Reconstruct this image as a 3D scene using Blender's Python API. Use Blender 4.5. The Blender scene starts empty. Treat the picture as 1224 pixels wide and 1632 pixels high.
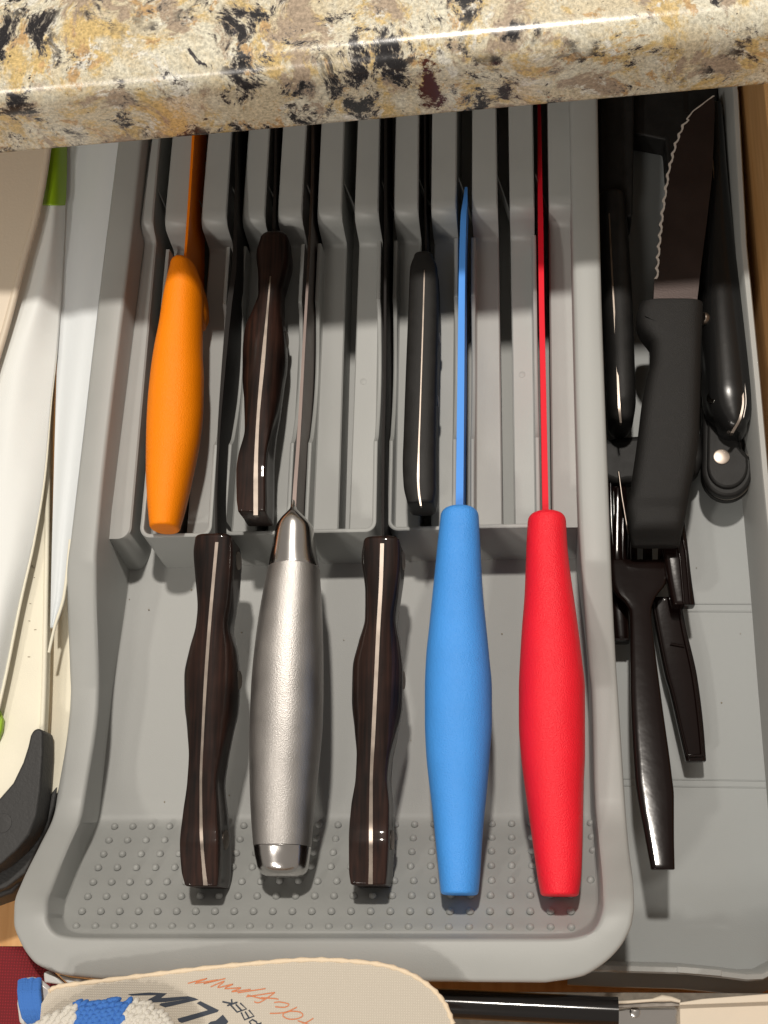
import bpy, bmesh, math, random
from mathutils import Vector, Matrix
random.seed(7)
C = bpy.context.scene.collection
sc = bpy.context.scene
CM = 0.01

# ---------------------------------------------------------------- camera
F = 2150.0                       # focal length in pixels of a 1224 x 1632 frame
CX, CY = 612.0, 816.0
def _n(v): return v.normalized()
dY = Vector((720-CX, -5800-CY, F))            # vanishing point of the slots
Xy = CY + (F*F - (720-CX)*20612.0)/6616.0
dX = Vector((-20000-CX, Xy-CY, F))
EY = _n(dY); EX = _n(-dX); EZ = _n(EX.cross(EY)); EX = _n(EY.cross(EZ))
# image axes are x right, y down, z forward (right handed), so the world up is EX x EY
if EZ.z > 0: EZ = -EZ
def w_dir(v): return Vector((EX.dot(v), EY.dot(v), EZ.dot(v)))
D0 = 53.0
CAM = -w_dir(Vector((600-CX, 850-CY, F))/F)*D0
def P(px, py, z=0.0):
    r = w_dir(Vector((px-CX, py-CY, F)))
    t = (z-CAM.z)/r.z
    return CAM + r*t
def S(px, py, z):                # centimetres per pixel there
    r = w_dir(Vector((px-CX, py-CY, F)))
    return (z-CAM.z)/r.z
cd = bpy.data.cameras.new("camera"); cam = bpy.data.objects.new("camera", cd); C.objects.link(cam)
cd.sensor_fit = 'VERTICAL'; cd.sensor_height = 36.0; cd.sensor_width = 27.0; cd.lens = 36.0*F/1632.0
cd.clip_start = 0.01; cd.clip_end = 50
rx = w_dir(Vector((1,0,0))); ry = w_dir(Vector((0,-1,0))); rz = w_dir(Vector((0,0,-1)))
M = Matrix(((rx.x,ry.x,rz.x,CAM.x*CM),(rx.y,ry.y,rz.y,CAM.y*CM),(rx.z,ry.z,rz.z,CAM.z*CM),(0,0,0,1)))
cam.matrix_world = M
sc.camera = cam
sc.render.resolution_x = 768; sc.render.resolution_y = 1024

# ---------------------------------------------------------------- light
w = bpy.data.worlds.new("World"); sc.world = w; w.use_nodes = True
bg = w.node_tree.nodes['Background']; bg.inputs[0].default_value = (1.0, 0.90, 0.80, 1); bg.inputs[1].default_value = 0.29
def lamp(name, d, dist, power, rad, col=(1,0.93,0.84)):
    l = bpy.data.lights.new(name, 'POINT'); l.energy = power; l.shadow_soft_size = rad; l.color = col
    o = bpy.data.objects.new(name, l); C.objects.link(o)
    o.location = Vector(d).normalized()*dist + Vector((0,0,0.04))
    return o
lamp('ceiling_lamp', (-0.50,-0.74,1.0), 1.9, 31, 0.06)
lamp('ceiling_lamp', (-0.25,-0.95,1.0), 1.9, 20, 0.12)
lamp('ceiling_lamp', (0.035,0.34,1.0), 1.9, 100, 0.045)
sc.view_settings.view_transform = 'Standard'; sc.view_settings.look = 'None'
sc.view_settings.exposure = 0.0; sc.view_settings.gamma = 1.0

# ---------------------------------------------------------------- materials
def mat(name, col, rough=0.5, metal=0.0, spec=0.5, bump=0.0, bscale=900, var=0.0, vscale=60, coat=0.0, aniso=0.0, trans=0.0, sss=0.0):
    m = bpy.data.materials.new(name); m.use_nodes = True
    nt = m.node_tree; b = nt.nodes['Principled BSDF']
    b.inputs['Base Color'].default_value = (*col, 1); b.inputs['Roughness'].default_value = rough
    b.inputs['Metallic'].default_value = metal; b.inputs['Specular IOR Level'].default_value = spec
    if coat: b.inputs['Coat Weight'].default_value = coat; b.inputs['Coat Roughness'].default_value = 0.12
    if trans: b.inputs['Transmission Weight'].default_value = trans
    if sss:
        b.inputs['Subsurface Weight'].default_value = sss; b.inputs['Subsurface Scale'].default_value = 0.004
    tc = nt.nodes.new('ShaderNodeTexCoord')
    if bump:
        n = nt.nodes.new('ShaderNodeTexNoise'); n.inputs['Scale'].default_value = bscale; n.inputs['Detail'].default_value = 3
        nt.links.new(tc.outputs['Object'], n.inputs['Vector'])
        bp = nt.nodes.new('ShaderNodeBump'); bp.inputs['Strength'].default_value = bump; bp.inputs['Distance'].default_value = 0.0004
        nt.links.new(n.outputs['Fac'], bp.inputs['Height']); nt.links.new(bp.outputs['Normal'], b.inputs['Normal'])
    if var:
        n = nt.nodes.new('ShaderNodeTexNoise'); n.inputs['Scale'].default_value = vscale; n.inputs['Detail'].default_value = 5
        nt.links.new(tc.outputs['Object'], n.inputs['Vector'])
        r = nt.nodes.new('ShaderNodeMapRange'); r.inputs['From Min'].default_value = 0.3; r.inputs['From Max'].default_value = 0.7
        r.inputs['To Min'].default_value = 1-var; r.inputs['To Max'].default_value = 1+var
        nt.links.new(n.outputs['Fac'], r.inputs['Value'])
        mx = nt.nodes.new('ShaderNodeVectorMath'); mx.operation = 'SCALE'; mx.inputs[0].default_value = col
        nt.links.new(r.outputs['Result'], mx.inputs['Scale']); nt.links.new(mx.outputs['Vector'], b.inputs['Base Color'])
        r2 = nt.nodes.new('ShaderNodeMapRange'); r2.inputs['To Min'].default_value = max(0.02, rough-0.08); r2.inputs['To Max'].default_value = rough+0.1
        nt.links.new(n.outputs['Fac'], r2.inputs['Value']); nt.links.new(r2.outputs['Result'], b.inputs['Roughness'])
    return m
GREY = mat('grey_plastic', (0.352,0.36,0.348), 0.46, bump=0.14, bscale=3500, var=0.045, vscale=45)
GREY2 = mat('grey_base_plastic', (0.275,0.29,0.288), 0.47, bump=0.12, bscale=3500, var=0.04, vscale=25)
ORANGE = mat('orange_plastic', (1.0,0.26,0.0), 0.48, spec=0.3, bump=0.7, bscale=2200, var=0.03, vscale=70)
ORANGEB = mat('orange_blade_coat', (0.85,0.20,0.0), 0.4)
BLUE = mat('blue_plastic', (0.065,0.33,0.87), 0.40, spec=0.4, bump=0.85, bscale=2200, var=0.04, vscale=70)
BLUEB = mat('blue_blade_coat', (0.09,0.33,0.90), 0.55, spec=0.2)
RED = mat('red_plastic', (0.90,0.012,0.03), 0.40, spec=0.4, bump=0.85, bscale=2200, var=0.04, vscale=70)
REDB = mat('red_blade_coat', (0.80,0.012,0.03), 0.55, spec=0.15)
SATIN = mat('satin_steel', (0.52,0.50,0.48), 0.46, metal=1, bump=0.35, bscale=2500, var=0.05, vscale=90)
POL = mat('polished_steel', (0.62,0.60,0.58), 0.2, metal=1, var=0.04, vscale=60)
TANG = mat('tang_steel', (0.30,0.255,0.22), 0.36, metal=1, var=0.12, vscale=160)
BLADE = mat('blade_steel', (0.15,0.12,0.11), 0.42, metal=1, var=0.1, vscale=80)
DBLADE = mat('dark_blade_steel', (0.010,0.008,0.007), 0.6, metal=0.0, spec=0.2, var=0.15, vscale=40)
EDGE = mat('ground_edge_steel', (0.62,0.57,0.52), 0.4, metal=0.2)
BLACKP = mat('black_rubbery_plastic', (0.011,0.0105,0.010), 0.55, spec=0.3, bump=0.5, bscale=3200, var=0.1, vscale=900)
BLACKM = mat('black_matte_handle', (0.015,0.0145,0.014), 0.5, spec=0.22, bump=0.2, bscale=2500, var=0.2, vscale=200)
BLACKG = mat('black_glossy_handle', (0.010,0.010,0.010), 0.24, spec=0.4, bump=0.05, bscale=300)
FORKP = mat('dark_glossy_plastic', (0.007,0.0035,0.003), 0.11, spec=0.28, bump=0.12, bscale=120, coat=0.0)
WHITEP = mat('white_board_plastic', (0.76,0.785,0.77), 0.5, bump=0.2, bscale=3000, sss=0.0, var=0.02)
PALEP = mat('pale_blue_board_plastic', (0.70,0.74,0.76), 0.5, bump=0.2, bscale=3000)
CREAMP = mat('cream_board_plastic', (0.80,0.76,0.62), 0.5, bump=0.2, bscale=3000, var=0.03)
TANP = mat('tan_board_plastic', (0.68,0.59,0.47), 0.5, bump=0.2, bscale=900)
GREENP = mat('green_plastic', (0.26,0.44,0.01), 0.4)
RUBBER = mat('black_rubber', (0.03,0.03,0.03), 0.6, bump=0.5, bscale=900, var=0.1, vscale=200)
NAVY = mat('navy_print', (0.03,0.04,0.06), 0.7)
RUST = mat('rust_orange_print', (0.62,0.20,0.08), 0.7)
YBLUE = mat('blue_yarn', (0.05,0.18,0.55), 0.85, bump=0.8, bscale=1500)
YWHITE = mat('white_yarn', (0.66,0.63,0.56), 0.85, bump=0.8, bscale=1500)
CLEAR = mat('clear_wrap', (0.62,0.6,0.58), 0.25, trans=0.0)
CHROME = mat('chrome', (0.8,0.78,0.75), 0.12, metal=1, bump=0.6, bscale=130)
PAPER = mat('cream_card', (0.66,0.58,0.47), 0.75, bump=0.2, bscale=500, var=0.03)
CUT = mat('knife_scratch', (0.30,0.25,0.17), 0.7)

def node(nt, t, **kw):
    n = nt.nodes.new(t)
    for k, v in kw.items():
        if k in n.inputs: n.inputs[k].default_value = v
        else: setattr(n, k, v)
    return n
def wood_handle():
    m = bpy.data.materials.new('dark_pakka_wood'); m.use_nodes = True; nt = m.node_tree; b = nt.nodes['Principled BSDF']
    tc = node(nt,'ShaderNodeTexCoord'); mp = node(nt,'ShaderNodeMapping'); mp.inputs['Scale'].default_value = (900,25,500)
    nt.links.new(tc.outputs['Object'], mp.inputs[0])
    n = node(nt,'ShaderNodeTexNoise', Scale=1.0, Detail=4.0); nt.links.new(mp.outputs[0], n.inputs['Vector'])
    n2 = node(nt,'ShaderNodeTexNoise', Scale=60.0, Detail=2.0); nt.links.new(tc.outputs['Object'], n2.inputs['Vector'])
    ad = node(nt,'ShaderNodeMath', operation='MULTIPLY'); nt.links.new(n.outputs['Fac'], ad.inputs[0]); nt.links.new(n2.outputs['Fac'], ad.inputs[1])
    r = node(nt,'ShaderNodeValToRGB'); r.color_ramp.elements[0].position = 0.14; r.color_ramp.elements[0].color = (0.006,0.004,0.0035,1)
    r.color_ramp.elements[1].position = 0.42; r.color_ramp.elements[1].color = (0.032,0.014,0.010,1)
    nt.links.new(ad.outputs[0], r.inputs[0]); nt.links.new(r.outputs[0], b.inputs['Base Color'])
    b.inputs['Roughness'].default_value = 0.5; b.inputs['Specular IOR Level'].default_value = 0.1; b.inputs['Coat Weight'].default_value = 0.32; b.inputs['Coat Roughness'].default_value = 0.07
    n3 = node(nt,'ShaderNodeTexNoise', Scale=500.0, Detail=3.0); nt.links.new(tc.outputs['Object'], n3.inputs['Vector'])
    bp = node(nt,'ShaderNodeBump', Strength=0.15, Distance=0.0003); nt.links.new(n3.outputs['Fac'], bp.inputs['Height']); nt.links.new(bp.outputs[0], b.inputs['Normal'])
    return m
WOODH = wood_handle()
def drawer_wood():
    m = bpy.data.materials.new('maple_wood'); m.use_nodes = True; nt = m.node_tree; b = nt.nodes['Principled BSDF']
    tc = node(nt,'ShaderNodeTexCoord'); mp = node(nt,'ShaderNodeMapping'); mp.inputs['Scale'].default_value = (260,30,260)
    nt.links.new(tc.outputs['Object'], mp.inputs[0])
    n = node(nt,'ShaderNodeTexNoise', Scale=1.0, Detail=6.0); nt.links.new(mp.outputs[0], n.inputs['Vector'])
    r = node(nt,'ShaderNodeValToRGB'); r.color_ramp.elements[0].position = 0.3; r.color_ramp.elements[0].color = (0.56,0.29,0.10,1)
    r.color_ramp.elements[1].position = 0.7; r.color_ramp.elements[1].color = (0.70,0.41,0.17,1)
    nt.links.new(n.outputs['Fac'], r.inputs[0]); nt.links.new(r.outputs[0], b.inputs['Base Color']); b.inputs['Roughness'].default_value = 0.5
    bp = node(nt,'ShaderNodeBump', Strength=0.2, Distance=0.0005); nt.links.new(n.outputs['Fac'], bp.inputs['Height']); nt.links.new(bp.outputs[0], b.inputs['Normal'])
    return m
WOOD = drawer_wood()
def weave(name, col, col2, sx=900, sy=900):
    m = bpy.data.materials.new(name); m.use_nodes = True; nt = m.node_tree; b = nt.nodes['Principled BSDF']
    tc = node(nt,'ShaderNodeTexCoord')
    w1 = node(nt,'ShaderNodeTexWave', Scale=sx, Distortion=1.0); w1.bands_direction='X'
    w2 = node(nt,'ShaderNodeTexWave', Scale=sy, Distortion=1.0); w2.bands_direction='Y'
    for q in (w1,w2): nt.links.new(tc.outputs['Object'], q.inputs['Vector'])
    a = node(nt,'ShaderNodeMath', operation='MULTIPLY'); nt.links.new(w1.outputs['Fac'], a.inputs[0]); nt.links.new(w2.outputs['Fac'], a.inputs[1])
    mx = node(nt,'ShaderNodeMix', data_type='RGBA'); mx.inputs['A'].default_value = (*col2,1); mx.inputs['B'].default_value = (*col,1)
    nt.links.new(a.outputs[0], mx.inputs['Factor']); nt.links.new(mx.outputs['Result'], b.inputs['Base Color']); b.inputs['Roughness'].default_value = 0.85
    bp = node(nt,'ShaderNodeBump', Strength=0.5, Distance=0.0003); nt.links.new(a.outputs[0], bp.inputs['Height']); nt.links.new(bp.outputs[0], b.inputs['Normal'])
    return m
REDCLOTH = weave('dark_red_cloth', (0.27,0.012,0.02), (0.14,0.006,0.01), 330, 330)
CARD = weave('cream_woven_card', (0.66,0.60,0.51), (0.53,0.48,0.40), 420, 420)

def granite():
    m = bpy.data.materials.new('granite'); m.use_nodes = True; nt = m.node_tree; b = nt.nodes['Principled BSDF']; L = nt.links.new
    tc = node(nt,'ShaderNodeTexCoord')
    wn = node(nt,'ShaderNodeTexNoise', Scale=45.0, Detail=4.0); L(tc.outputs['Object'], wn.inputs['Vector'])
    sub = node(nt,'ShaderNodeVectorMath', operation='SUBTRACT'); L(wn.outputs['Color'], sub.inputs[0]); sub.inputs[1].default_value=(0.5,0.5,0.5)
    scl = node(nt,'ShaderNodeVectorMath', operation='SCALE'); L(sub.outputs[0], scl.inputs[0]); scl.inputs['Scale'].default_value = 0.007
    add = node(nt,'ShaderNodeVectorMath', operation='ADD'); L(tc.outputs['Object'], add.inputs[0]); L(scl.outputs[0], add.inputs[1])
    def noise(s, d=6.0, r=0.6, off=(0,0,0), vec=None):
        mp = node(nt,'ShaderNodeMapping'); mp.inputs['Location'].default_value = off; L((vec or add).outputs[0], mp.inputs[0])
        n = node(nt,'ShaderNodeTexNoise', Scale=s, Detail=d, Roughness=r); L(mp.outputs[0], n.inputs['Vector']); return n.outputs['Fac']
    def ramp(f, a, c):
        r = node(nt,'ShaderNodeMapRange'); r.interpolation_type='SMOOTHSTEP'; r.inputs['From Min'].default_value=a; r.inputs['From Max'].default_value=c
        L(f, r.inputs['Value']); return r.outputs['Result']
    def mul(a, c):
        q = node(nt,'ShaderNodeMath', operation='MULTIPLY'); L(a, q.inputs[0]); L(c, q.inputs[1]); return q.outputs[0]
    def mix(prev, col, f):
        mx = node(nt,'ShaderNodeMix', data_type='RGBA')
        if isinstance(prev, tuple): mx.inputs['A'].default_value=(*prev,1)
        else: L(prev, mx.inputs['A'])
        mx.inputs['B'].default_value=(*col,1); L(f, mx.inputs['Factor']); return mx.outputs['Result']
    big = node(nt,'ShaderNodeTexNoise', Scale=16.0, Detail=3.0); L(tc.outputs['Object'], big.inputs['Vector'])
    bs = node(nt,'ShaderNodeVectorMath', operation='SUBTRACT'); L(big.outputs['Color'], bs.inputs[0]); bs.inputs[1].default_value=(0.5,0.5,0.5)
    bk = node(nt,'ShaderNodeVectorMath', operation='SCALE'); L(bs.outputs[0], bk.inputs[0]); bk.inputs['Scale'].default_value = 0.045
    fl = node(nt,'ShaderNodeVectorMath', operation='ADD'); L(add.outputs[0], fl.inputs[0]); L(bk.outputs[0], fl.inputs[1])
    def fn(s_, d=9.0, r=0.72, off=(0,0,0)): return noise(s_, d, r, off, fl)
    c = mix((0.58,0.51,0.36), (0.64,0.61,0.49), ramp(fn(50), 0.42, 0.58))
    c = mix(c, (0.58,0.43,0.19), ramp(fn(58, off=(3,1,2)), 0.50, 0.60))            # gold feldspar
    c = mix(c, (0.50,0.33,0.16), ramp(fn(110, off=(8,1,5)), 0.56, 0.62))           # tan
    c = mix(c, (0.38,0.30,0.22), ramp(fn(44, off=(7,3,1)), 0.53, 0.59))            # smoky quartz
    c = mix(c, (0.68,0.66,0.58), ramp(fn(90, off=(1,9,4)), 0.57, 0.63))            # white crystals
    c = mix(c, (0.30,0.12,0.05), ramp(fn(75, off=(2,2,9)), 0.665, 0.70))           # rust spots
    gate = ramp(noise(26, 3.0, off=(9,2,6)), 0.40, 0.50)
    blk = fn(64, 11.0, 0.78, (4,8,3))
    c = mix(c, (0.17,0.15,0.13), mul(ramp(blk, 0.515, 0.555), gate))               # grey halo round the dark clumps
    c = mix(c, (0.018,0.017,0.019), mul(ramp(blk, 0.553, 0.570), gate))            # black mica clumps
    c = mix(c, (0.05,0.045,0.05), ramp(fn(170, 8.0, 0.75, (5,5,5)), 0.635, 0.66))  # small flecks
    c = mix(c, (0.05,0.04,0.04), ramp(noise(420, 4.0, off=(6,1,8)), 0.68, 0.71))
    mv = ramp(noise(900, 6.0, 0.7, off=(1,1,1)), 0.2, 0.8)
    mr = node(nt,'ShaderNodeMapRange'); mr.inputs['To Min'].default_value = 0.55; mr.inputs['To Max'].default_value = 1.50; L(mv, mr.inputs['Value'])
    vs = node(nt,'ShaderNodeVectorMath', operation='SCALE'); L(c, vs.inputs[0]); L(mr.outputs['Result'], vs.inputs['Scale']); c = vs.outputs[0]
    # one garnet streak on the front face
    g = P(686,124,12.4)*CM
    sb = node(nt,'ShaderNodeVectorMath', operation='SUBTRACT'); L(add.outputs[0], sb.inputs[0]); sb.inputs[1].default_value = g
    dv = node(nt,'ShaderNodeVectorMath', operation='MULTIPLY'); L(sb.outputs[0], dv.inputs[0]); dv.inputs[1].default_value=(1/0.0048,0.0,1/0.0170)
    ln = node(nt,'ShaderNodeVectorMath', operation='LENGTH'); L(dv.outputs[0], ln.inputs[0])
    ad = node(nt,'ShaderNodeMath', operation='ADD'); L(ln.outputs['Value'], ad.inputs[0]); L(ramp(noise(260, 6.0, 0.75), 0.25, 0.75), ad.inputs[1])
    inv = ramp(ad.outputs[0], 1.35, 1.05)
    c = mix(c, (0.075,0.018,0.010), inv)
    L(c, b.inputs['Base Color'])
    b.inputs['Roughness'].default_value = 0.24
    bp = node(nt,'ShaderNodeBump', Strength=0.12, Distance=0.0004); L(noise(500, 3.0), bp.inputs['Height']); L(bp.outputs[0], b.inputs['Normal'])
    return m
GRANITE = granite()

# ---------------------------------------------------------------- builders
ROOTLOC = {}
def thing(name, label, cat, loc, group=None):
    o = bpy.data.objects.new(name, None); o.empty_display_size = 0.02; C.objects.link(o)
    o.location = Vector(loc)*CM; o['label'] = label; o['category'] = cat
    if group: o['group'] = group
    return o
def wloc(o):
    v = Vector((0,0,0))
    while o is not None: v += o.location; o = o.parent
    return v
def obj(name, verts, faces, m, parent=None, smooth=40, bevel=0, segs=2, label=None, kind=None):
    """verts are world centimetres; the mesh is stored relative to its own centre"""
    vs = [Vector(v) for v in verts]
    c = sum(vs, Vector((0,0,0)))/len(vs)
    me = bpy.data.meshes.new(name); me.from_pydata([tuple((v-c)*CM) for v in vs], [], faces)
    bm = bmesh.new(); bm.from_mesh(me); bmesh.ops.recalc_face_normals(bm, faces=bm.faces); bm.to_mesh(me); bm.free()
    me.materials.append(m)
    o = bpy.data.objects.new(name, me); C.objects.link(o)
    if parent is not None:
        o.parent = parent; o.location = c*CM - wloc(parent)
    else: o.location = c*CM
    if smooth:
        me.shade_smooth(); me.set_sharp_from_angle(angle=math.radians(smooth))
    if bevel:
        bv = o.modifiers.new('bevel','BEVEL'); bv.width = bevel*CM; bv.segments = segs; bv.limit_method='ANGLE'; bv.angle_limit=math.radians(35); bv.harden_normals=False
    if label: o['label'] = label
    if kind: o['kind'] = kind
    return o
def tag(o, label, cat, group=None):
    o['label'] = label; o['category'] = cat
    if group: o['group'] = group
    return o
def lerp(a,b,t): return a+(b-a)*t
def interp(pts, t):
    if t <= pts[0][0]: return pts[0][1:]
    for a, b in zip(pts, pts[1:]):
        if t <= b[0]:
            u = (t-a[0])/(b[0]-a[0]); return tuple(lerp(p,q,u) for p,q in zip(a[1:],b[1:]))
    return pts[-1][1:]
def catmull(pts, sub=6):
    """smooth curve through tuples of any length, centripetal enough for evenly spaced keys"""
    out = []
    n = len(pts)
    for i in range(n-1):
        p0 = pts[max(i-1,0)]; p1 = pts[i]; p2 = pts[i+1]; p3 = pts[min(i+2,n-1)]
        for s in range(sub):
            t = s/sub
            out.append(tuple(0.5*((2*b)+(-a+c)*t+(2*a-5*b+4*c-d)*t*t+(-a+3*b-3*c+d)*t**3) for a,b,c,d in zip(p0,p1,p2,p3)))
    out.append(tuple(pts[-1])); return out
def smoothkeys(keys, n, xs=None):
    """keys sorted on element 0; resample n points with monotone cubic interpolation"""
    import bisect
    qs = xs; xs = [k[0] for k in keys]; m = len(keys); dim = len(keys[0])
    out = []
    tang = []
    for d in range(1, dim):
        s = [(keys[i+1][d]-keys[i][d])/(xs[i+1]-xs[i]) for i in range(m-1)]
        t = [s[0]] + [0 if s[i-1]*s[i] <= 0 else 2*s[i-1]*s[i]/(s[i-1]+s[i]) for i in range(1,m-1)] + [s[-1]]
        tang.append(t)
    for j in range(n):
        x = qs[j] if qs else lerp(xs[0], xs[-1], j/(n-1))
        i = min(max(bisect.bisect_right(xs, x)-1, 0), m-2)
        h = xs[i+1]-xs[i]; u = (x-xs[i])/h
        row = [x]
        for d in range(1, dim):
            t = tang[d-1]
            row.append((2*u**3-3*u*u+1)*keys[i][d]+(u**3-2*u*u+u)*h*t[i]+(-2*u**3+3*u*u)*keys[i+1][d]+(u**3-u*u)*h*t[i+1])
        out.append(tuple(row))
    return out
def loft_rings(rings, close=True, caps=True):
    n = len(rings[0]); v = [p for r in rings for p in r]; f = []
    for i in range(len(rings)-1):
        for j in range(n if close else n-1):
            k = (j+1) % n
            f.append((i*n+j, i*n+k, (i+1)*n+k, (i+1)*n+j))
    if caps and close:
        f.append(tuple(range(n-1,-1,-1))); f.append(tuple(range((len(rings)-1)*n, len(rings)*n)))
    return v, f
def facet_soft():
    out = []
    for i in range(32):
        a = math.pi/2 + 2*math.pi*i/32; c, s_ = math.cos(a), math.sin(a)
        out.append((math.copysign(abs(c)**0.85, c), math.copysign(abs(s_)**0.75, s_)))
    return out
def facet_hard():
    q = [(0,1),(-0.25,1),(-0.5,0.998),(-0.72,0.992),(-0.88,0.98),(-0.955,0.945),(-0.98,0.86),(-0.97,0.5),(-0.93,0)]
    r_ = q + [(x,-y) for x,y in reversed(q[:-1])]
    return r_ + [(-x,y) for x,y in reversed(r_[1:-1])]
def facet(n):
    return [(0,1),(0.3,1.0),(0.56,0.985),(0.66,0.96),(0.80,0.83),(0.92,0.68),(0.985,0.52),(1,0.40),(1,0),(1,-0.4),(0.985,-0.52),(0.92,-0.7),(0.7,-0.95),(0.5,-1),(0,-1),(-0.5,-1),(-0.7,-0.95),(-0.92,-0.7),(-0.985,-0.52),(-1,-0.4),(-1,0),(-1,0.4),(-0.985,0.52),(-0.92,0.68),(-0.80,0.83),(-0.66,0.96),(-0.56,0.985),(-0.3,1)]
def sellipse(n, e):
    if e == 'facet': return facet(n)
    out = []
    for i in range(n):
        a = 2*math.pi*i/n; c, s = math.cos(a), math.sin(a)
        out.append((math.copysign(abs(c)**(2/e), c), math.copysign(abs(s)**(2/e), s)))
    return out
def handle(name, keys, m, parent, e=2.3, n=28, ns=48, rs=0.3, re=0.1, label=None, tilt=0.0, box_keys=None):
    """keys: (py, left px, right px, z centre, half height cm). Cross sections stand across the knife."""
    rows = smoothkeys(keys, ns)
    if tilt: rows = [(r_[0],r_[1],r_[2],r_[3]+tilt*(0.5-(r_[0]-keys[0][0])/(keys[-1][0]-keys[0][0])),r_[4]) for r_ in rows]
    prof = sellipse(n, e)
    st = []
    for (py, l, r, zc, hz) in rows:
        c = P((l+r)/2, py, zc); st.append([c, (r-l)/2*S((l+r)/2, py, zc), hz])
    d0 = (st[0][0]-st[1][0]).normalized(); d1 = (st[-1][0]-st[-2][0]).normalized()
    def endcap(base, d, rad):
        out = []
        c, wx, hz = base
        for k in range(1, 6):
            a = k/5*math.pi/2
            sh = rad*(1-math.cos(a))
            out.append([c+d*rad*math.sin(a)*1.0, max(wx-sh, 0.02), max(hz-sh, 0.02)])
        return out
    seq = list(reversed(endcap(st[0], d0, rs))) + st + endcap(st[-1], d1, re)
    if box_keys:
        bk_ = [interp(box_keys, r_[0])[0] for r_ in rows]; bk_ = [bk_[0]]*5 + bk_ + [bk_[-1]]*5
        soft = facet_soft(); hard = facet_hard(); rings = []
        for (c, wx, hz), b_ in zip(seq, bk_):
            rings.append([c+Vector((lerp(p[0],q[0],b_)*wx, 0, lerp(p[1],q[1],b_)*hz)) for p, q in zip(soft, hard)])
    else:
        rings = [[c+Vector((p[0]*wx, 0, p[1]*hz)) for p in prof] for c, wx, hz in seq]
    v, f = loft_rings(rings)
    return obj(name, v, f, m, parent, smooth=28 if box_keys else 55, label=label), st
def blade(name, keys, m, parent, label=None, ns=24, teeth=0):
    """keys: (py, spine left px, spine right px, spine z, edge z): a plate on edge"""
    rows = smoothkeys(keys, ns) if ns else keys
    rings = []
    for i, (py, l, r, z, ze) in enumerate(rows):
        a = P(l, py, z); b = P(r, py, z); mid = (a+b)/2; wd = (b.x-a.x)/2
        if teeth and i % 2: ze = ze+0.12
        rings.append([a, b, Vector((mid.x+wd*0.9, mid.y, lerp(z,ze,0.6))), Vector((mid.x+wd*0.12, mid.y, ze)), Vector((mid.x-wd*0.12, mid.y, ze)), Vector((mid.x-wd*0.9, mid.y, lerp(z,ze,0.6)))])
    v, f = loft_rings(rings)
    return obj(name, v, f, m, parent, smooth=30, label=label)
def strip(name, keys, m, parent, ns=30, depth=0.25, label=None):
    """keys: (py, left px, right px, z)"""
    rows = smoothkeys(keys, ns) if ns else keys; rings = []
    for (py, l, r, z) in rows:
        a = P(l,py,z); b = P(r,py,z)
        rings.append([a, b, b-Vector((0,0,depth)), a-Vector((0,0,depth))])
    v, f = loft_rings(rings); return obj(name, v, f, m, parent, smooth=30, label=label)
def slab(name, outline, z, th, m, parent=None, bevel=0.1, segs=3, label=None, tilt=None, smooth=40):
    """outline: pixels on the top face at height z; extruded down th. tilt: function(px,py)->dz"""
    n = len(outline)
    top = [P(x,y,z+(tilt(x,y) if tilt else 0)) for x,y in outline]
    bot = [p-Vector((0,0,th)) for p in top]
    f = [tuple(range(n)), tuple(range(2*n-1,n-1,-1))]
    for i in range(n):
        k = (i+1)%n; f.append((i, k, n+k, n+i))
    return obj(name, top+bot, f, m, parent, smooth=smooth, bevel=bevel, segs=segs, label=label)
def box(name, lo, hi, m, parent=None, bevel=0.0, **kw):
    x0,y0,z0 = lo; x1,y1,z1 = hi
    v = [(x0,y0,z0),(x1,y0,z0),(x1,y1,z0),(x0,y1,z0),(x0,y0,z1),(x1,y0,z1),(x1,y1,z1),(x0,y1,z1)]
    return obj(name, v, [(0,3,2,1),(4,5,6,7),(0,1,5,4),(1,2,6,5),(2,3,7,6),(3,0,4,7)], m, parent, bevel=bevel, **kw)
def tube(name, pts, r, m, parent=None, n=10, label=None, kind=None, flat=1.0):
    rings = []
    pts = [Vector(p) for p in pts]
    for i, p in enumerate(pts):
        t = (pts[min(i+1,len(pts)-1)]-pts[max(i-1,0)]).normalized()
        u = t.cross(Vector((0,0,1)));  u = u.normalized() if u.length > 1e-5 else Vector((1,0,0))
        w_ = u.cross(t); rr = r[i] if isinstance(r,(list,tuple)) else r
        rings.append([p+u*rr*math.cos(2*math.pi*k/n)+w_*rr*flat*math.sin(2*math.pi*k/n) for k in range(n)])
    v, f = loft_rings(rings); return obj(name, v, f, m, parent, smooth=60, label=label, kind=kind)
def disc(name, c, nrm, r, th, m, parent, rb=None, n=24, label=None):
    nrm = Vector(nrm).normalized(); a = nrm.orthogonal().normalized(); b = nrm.cross(a); c = Vector(c)
    rings = []
    for (h, q) in ((-th,1.0),(th*0.6,1.0),(th,0.85)):
        rings.append([c+nrm*h+(a*math.cos(2*math.pi*k/n)+b*math.sin(2*math.pi*k/n))*r*q for k in range(n)])
    v, f = loft_rings(rings); return obj(name, v, f, m, parent, smooth=40, label=label)

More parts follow.
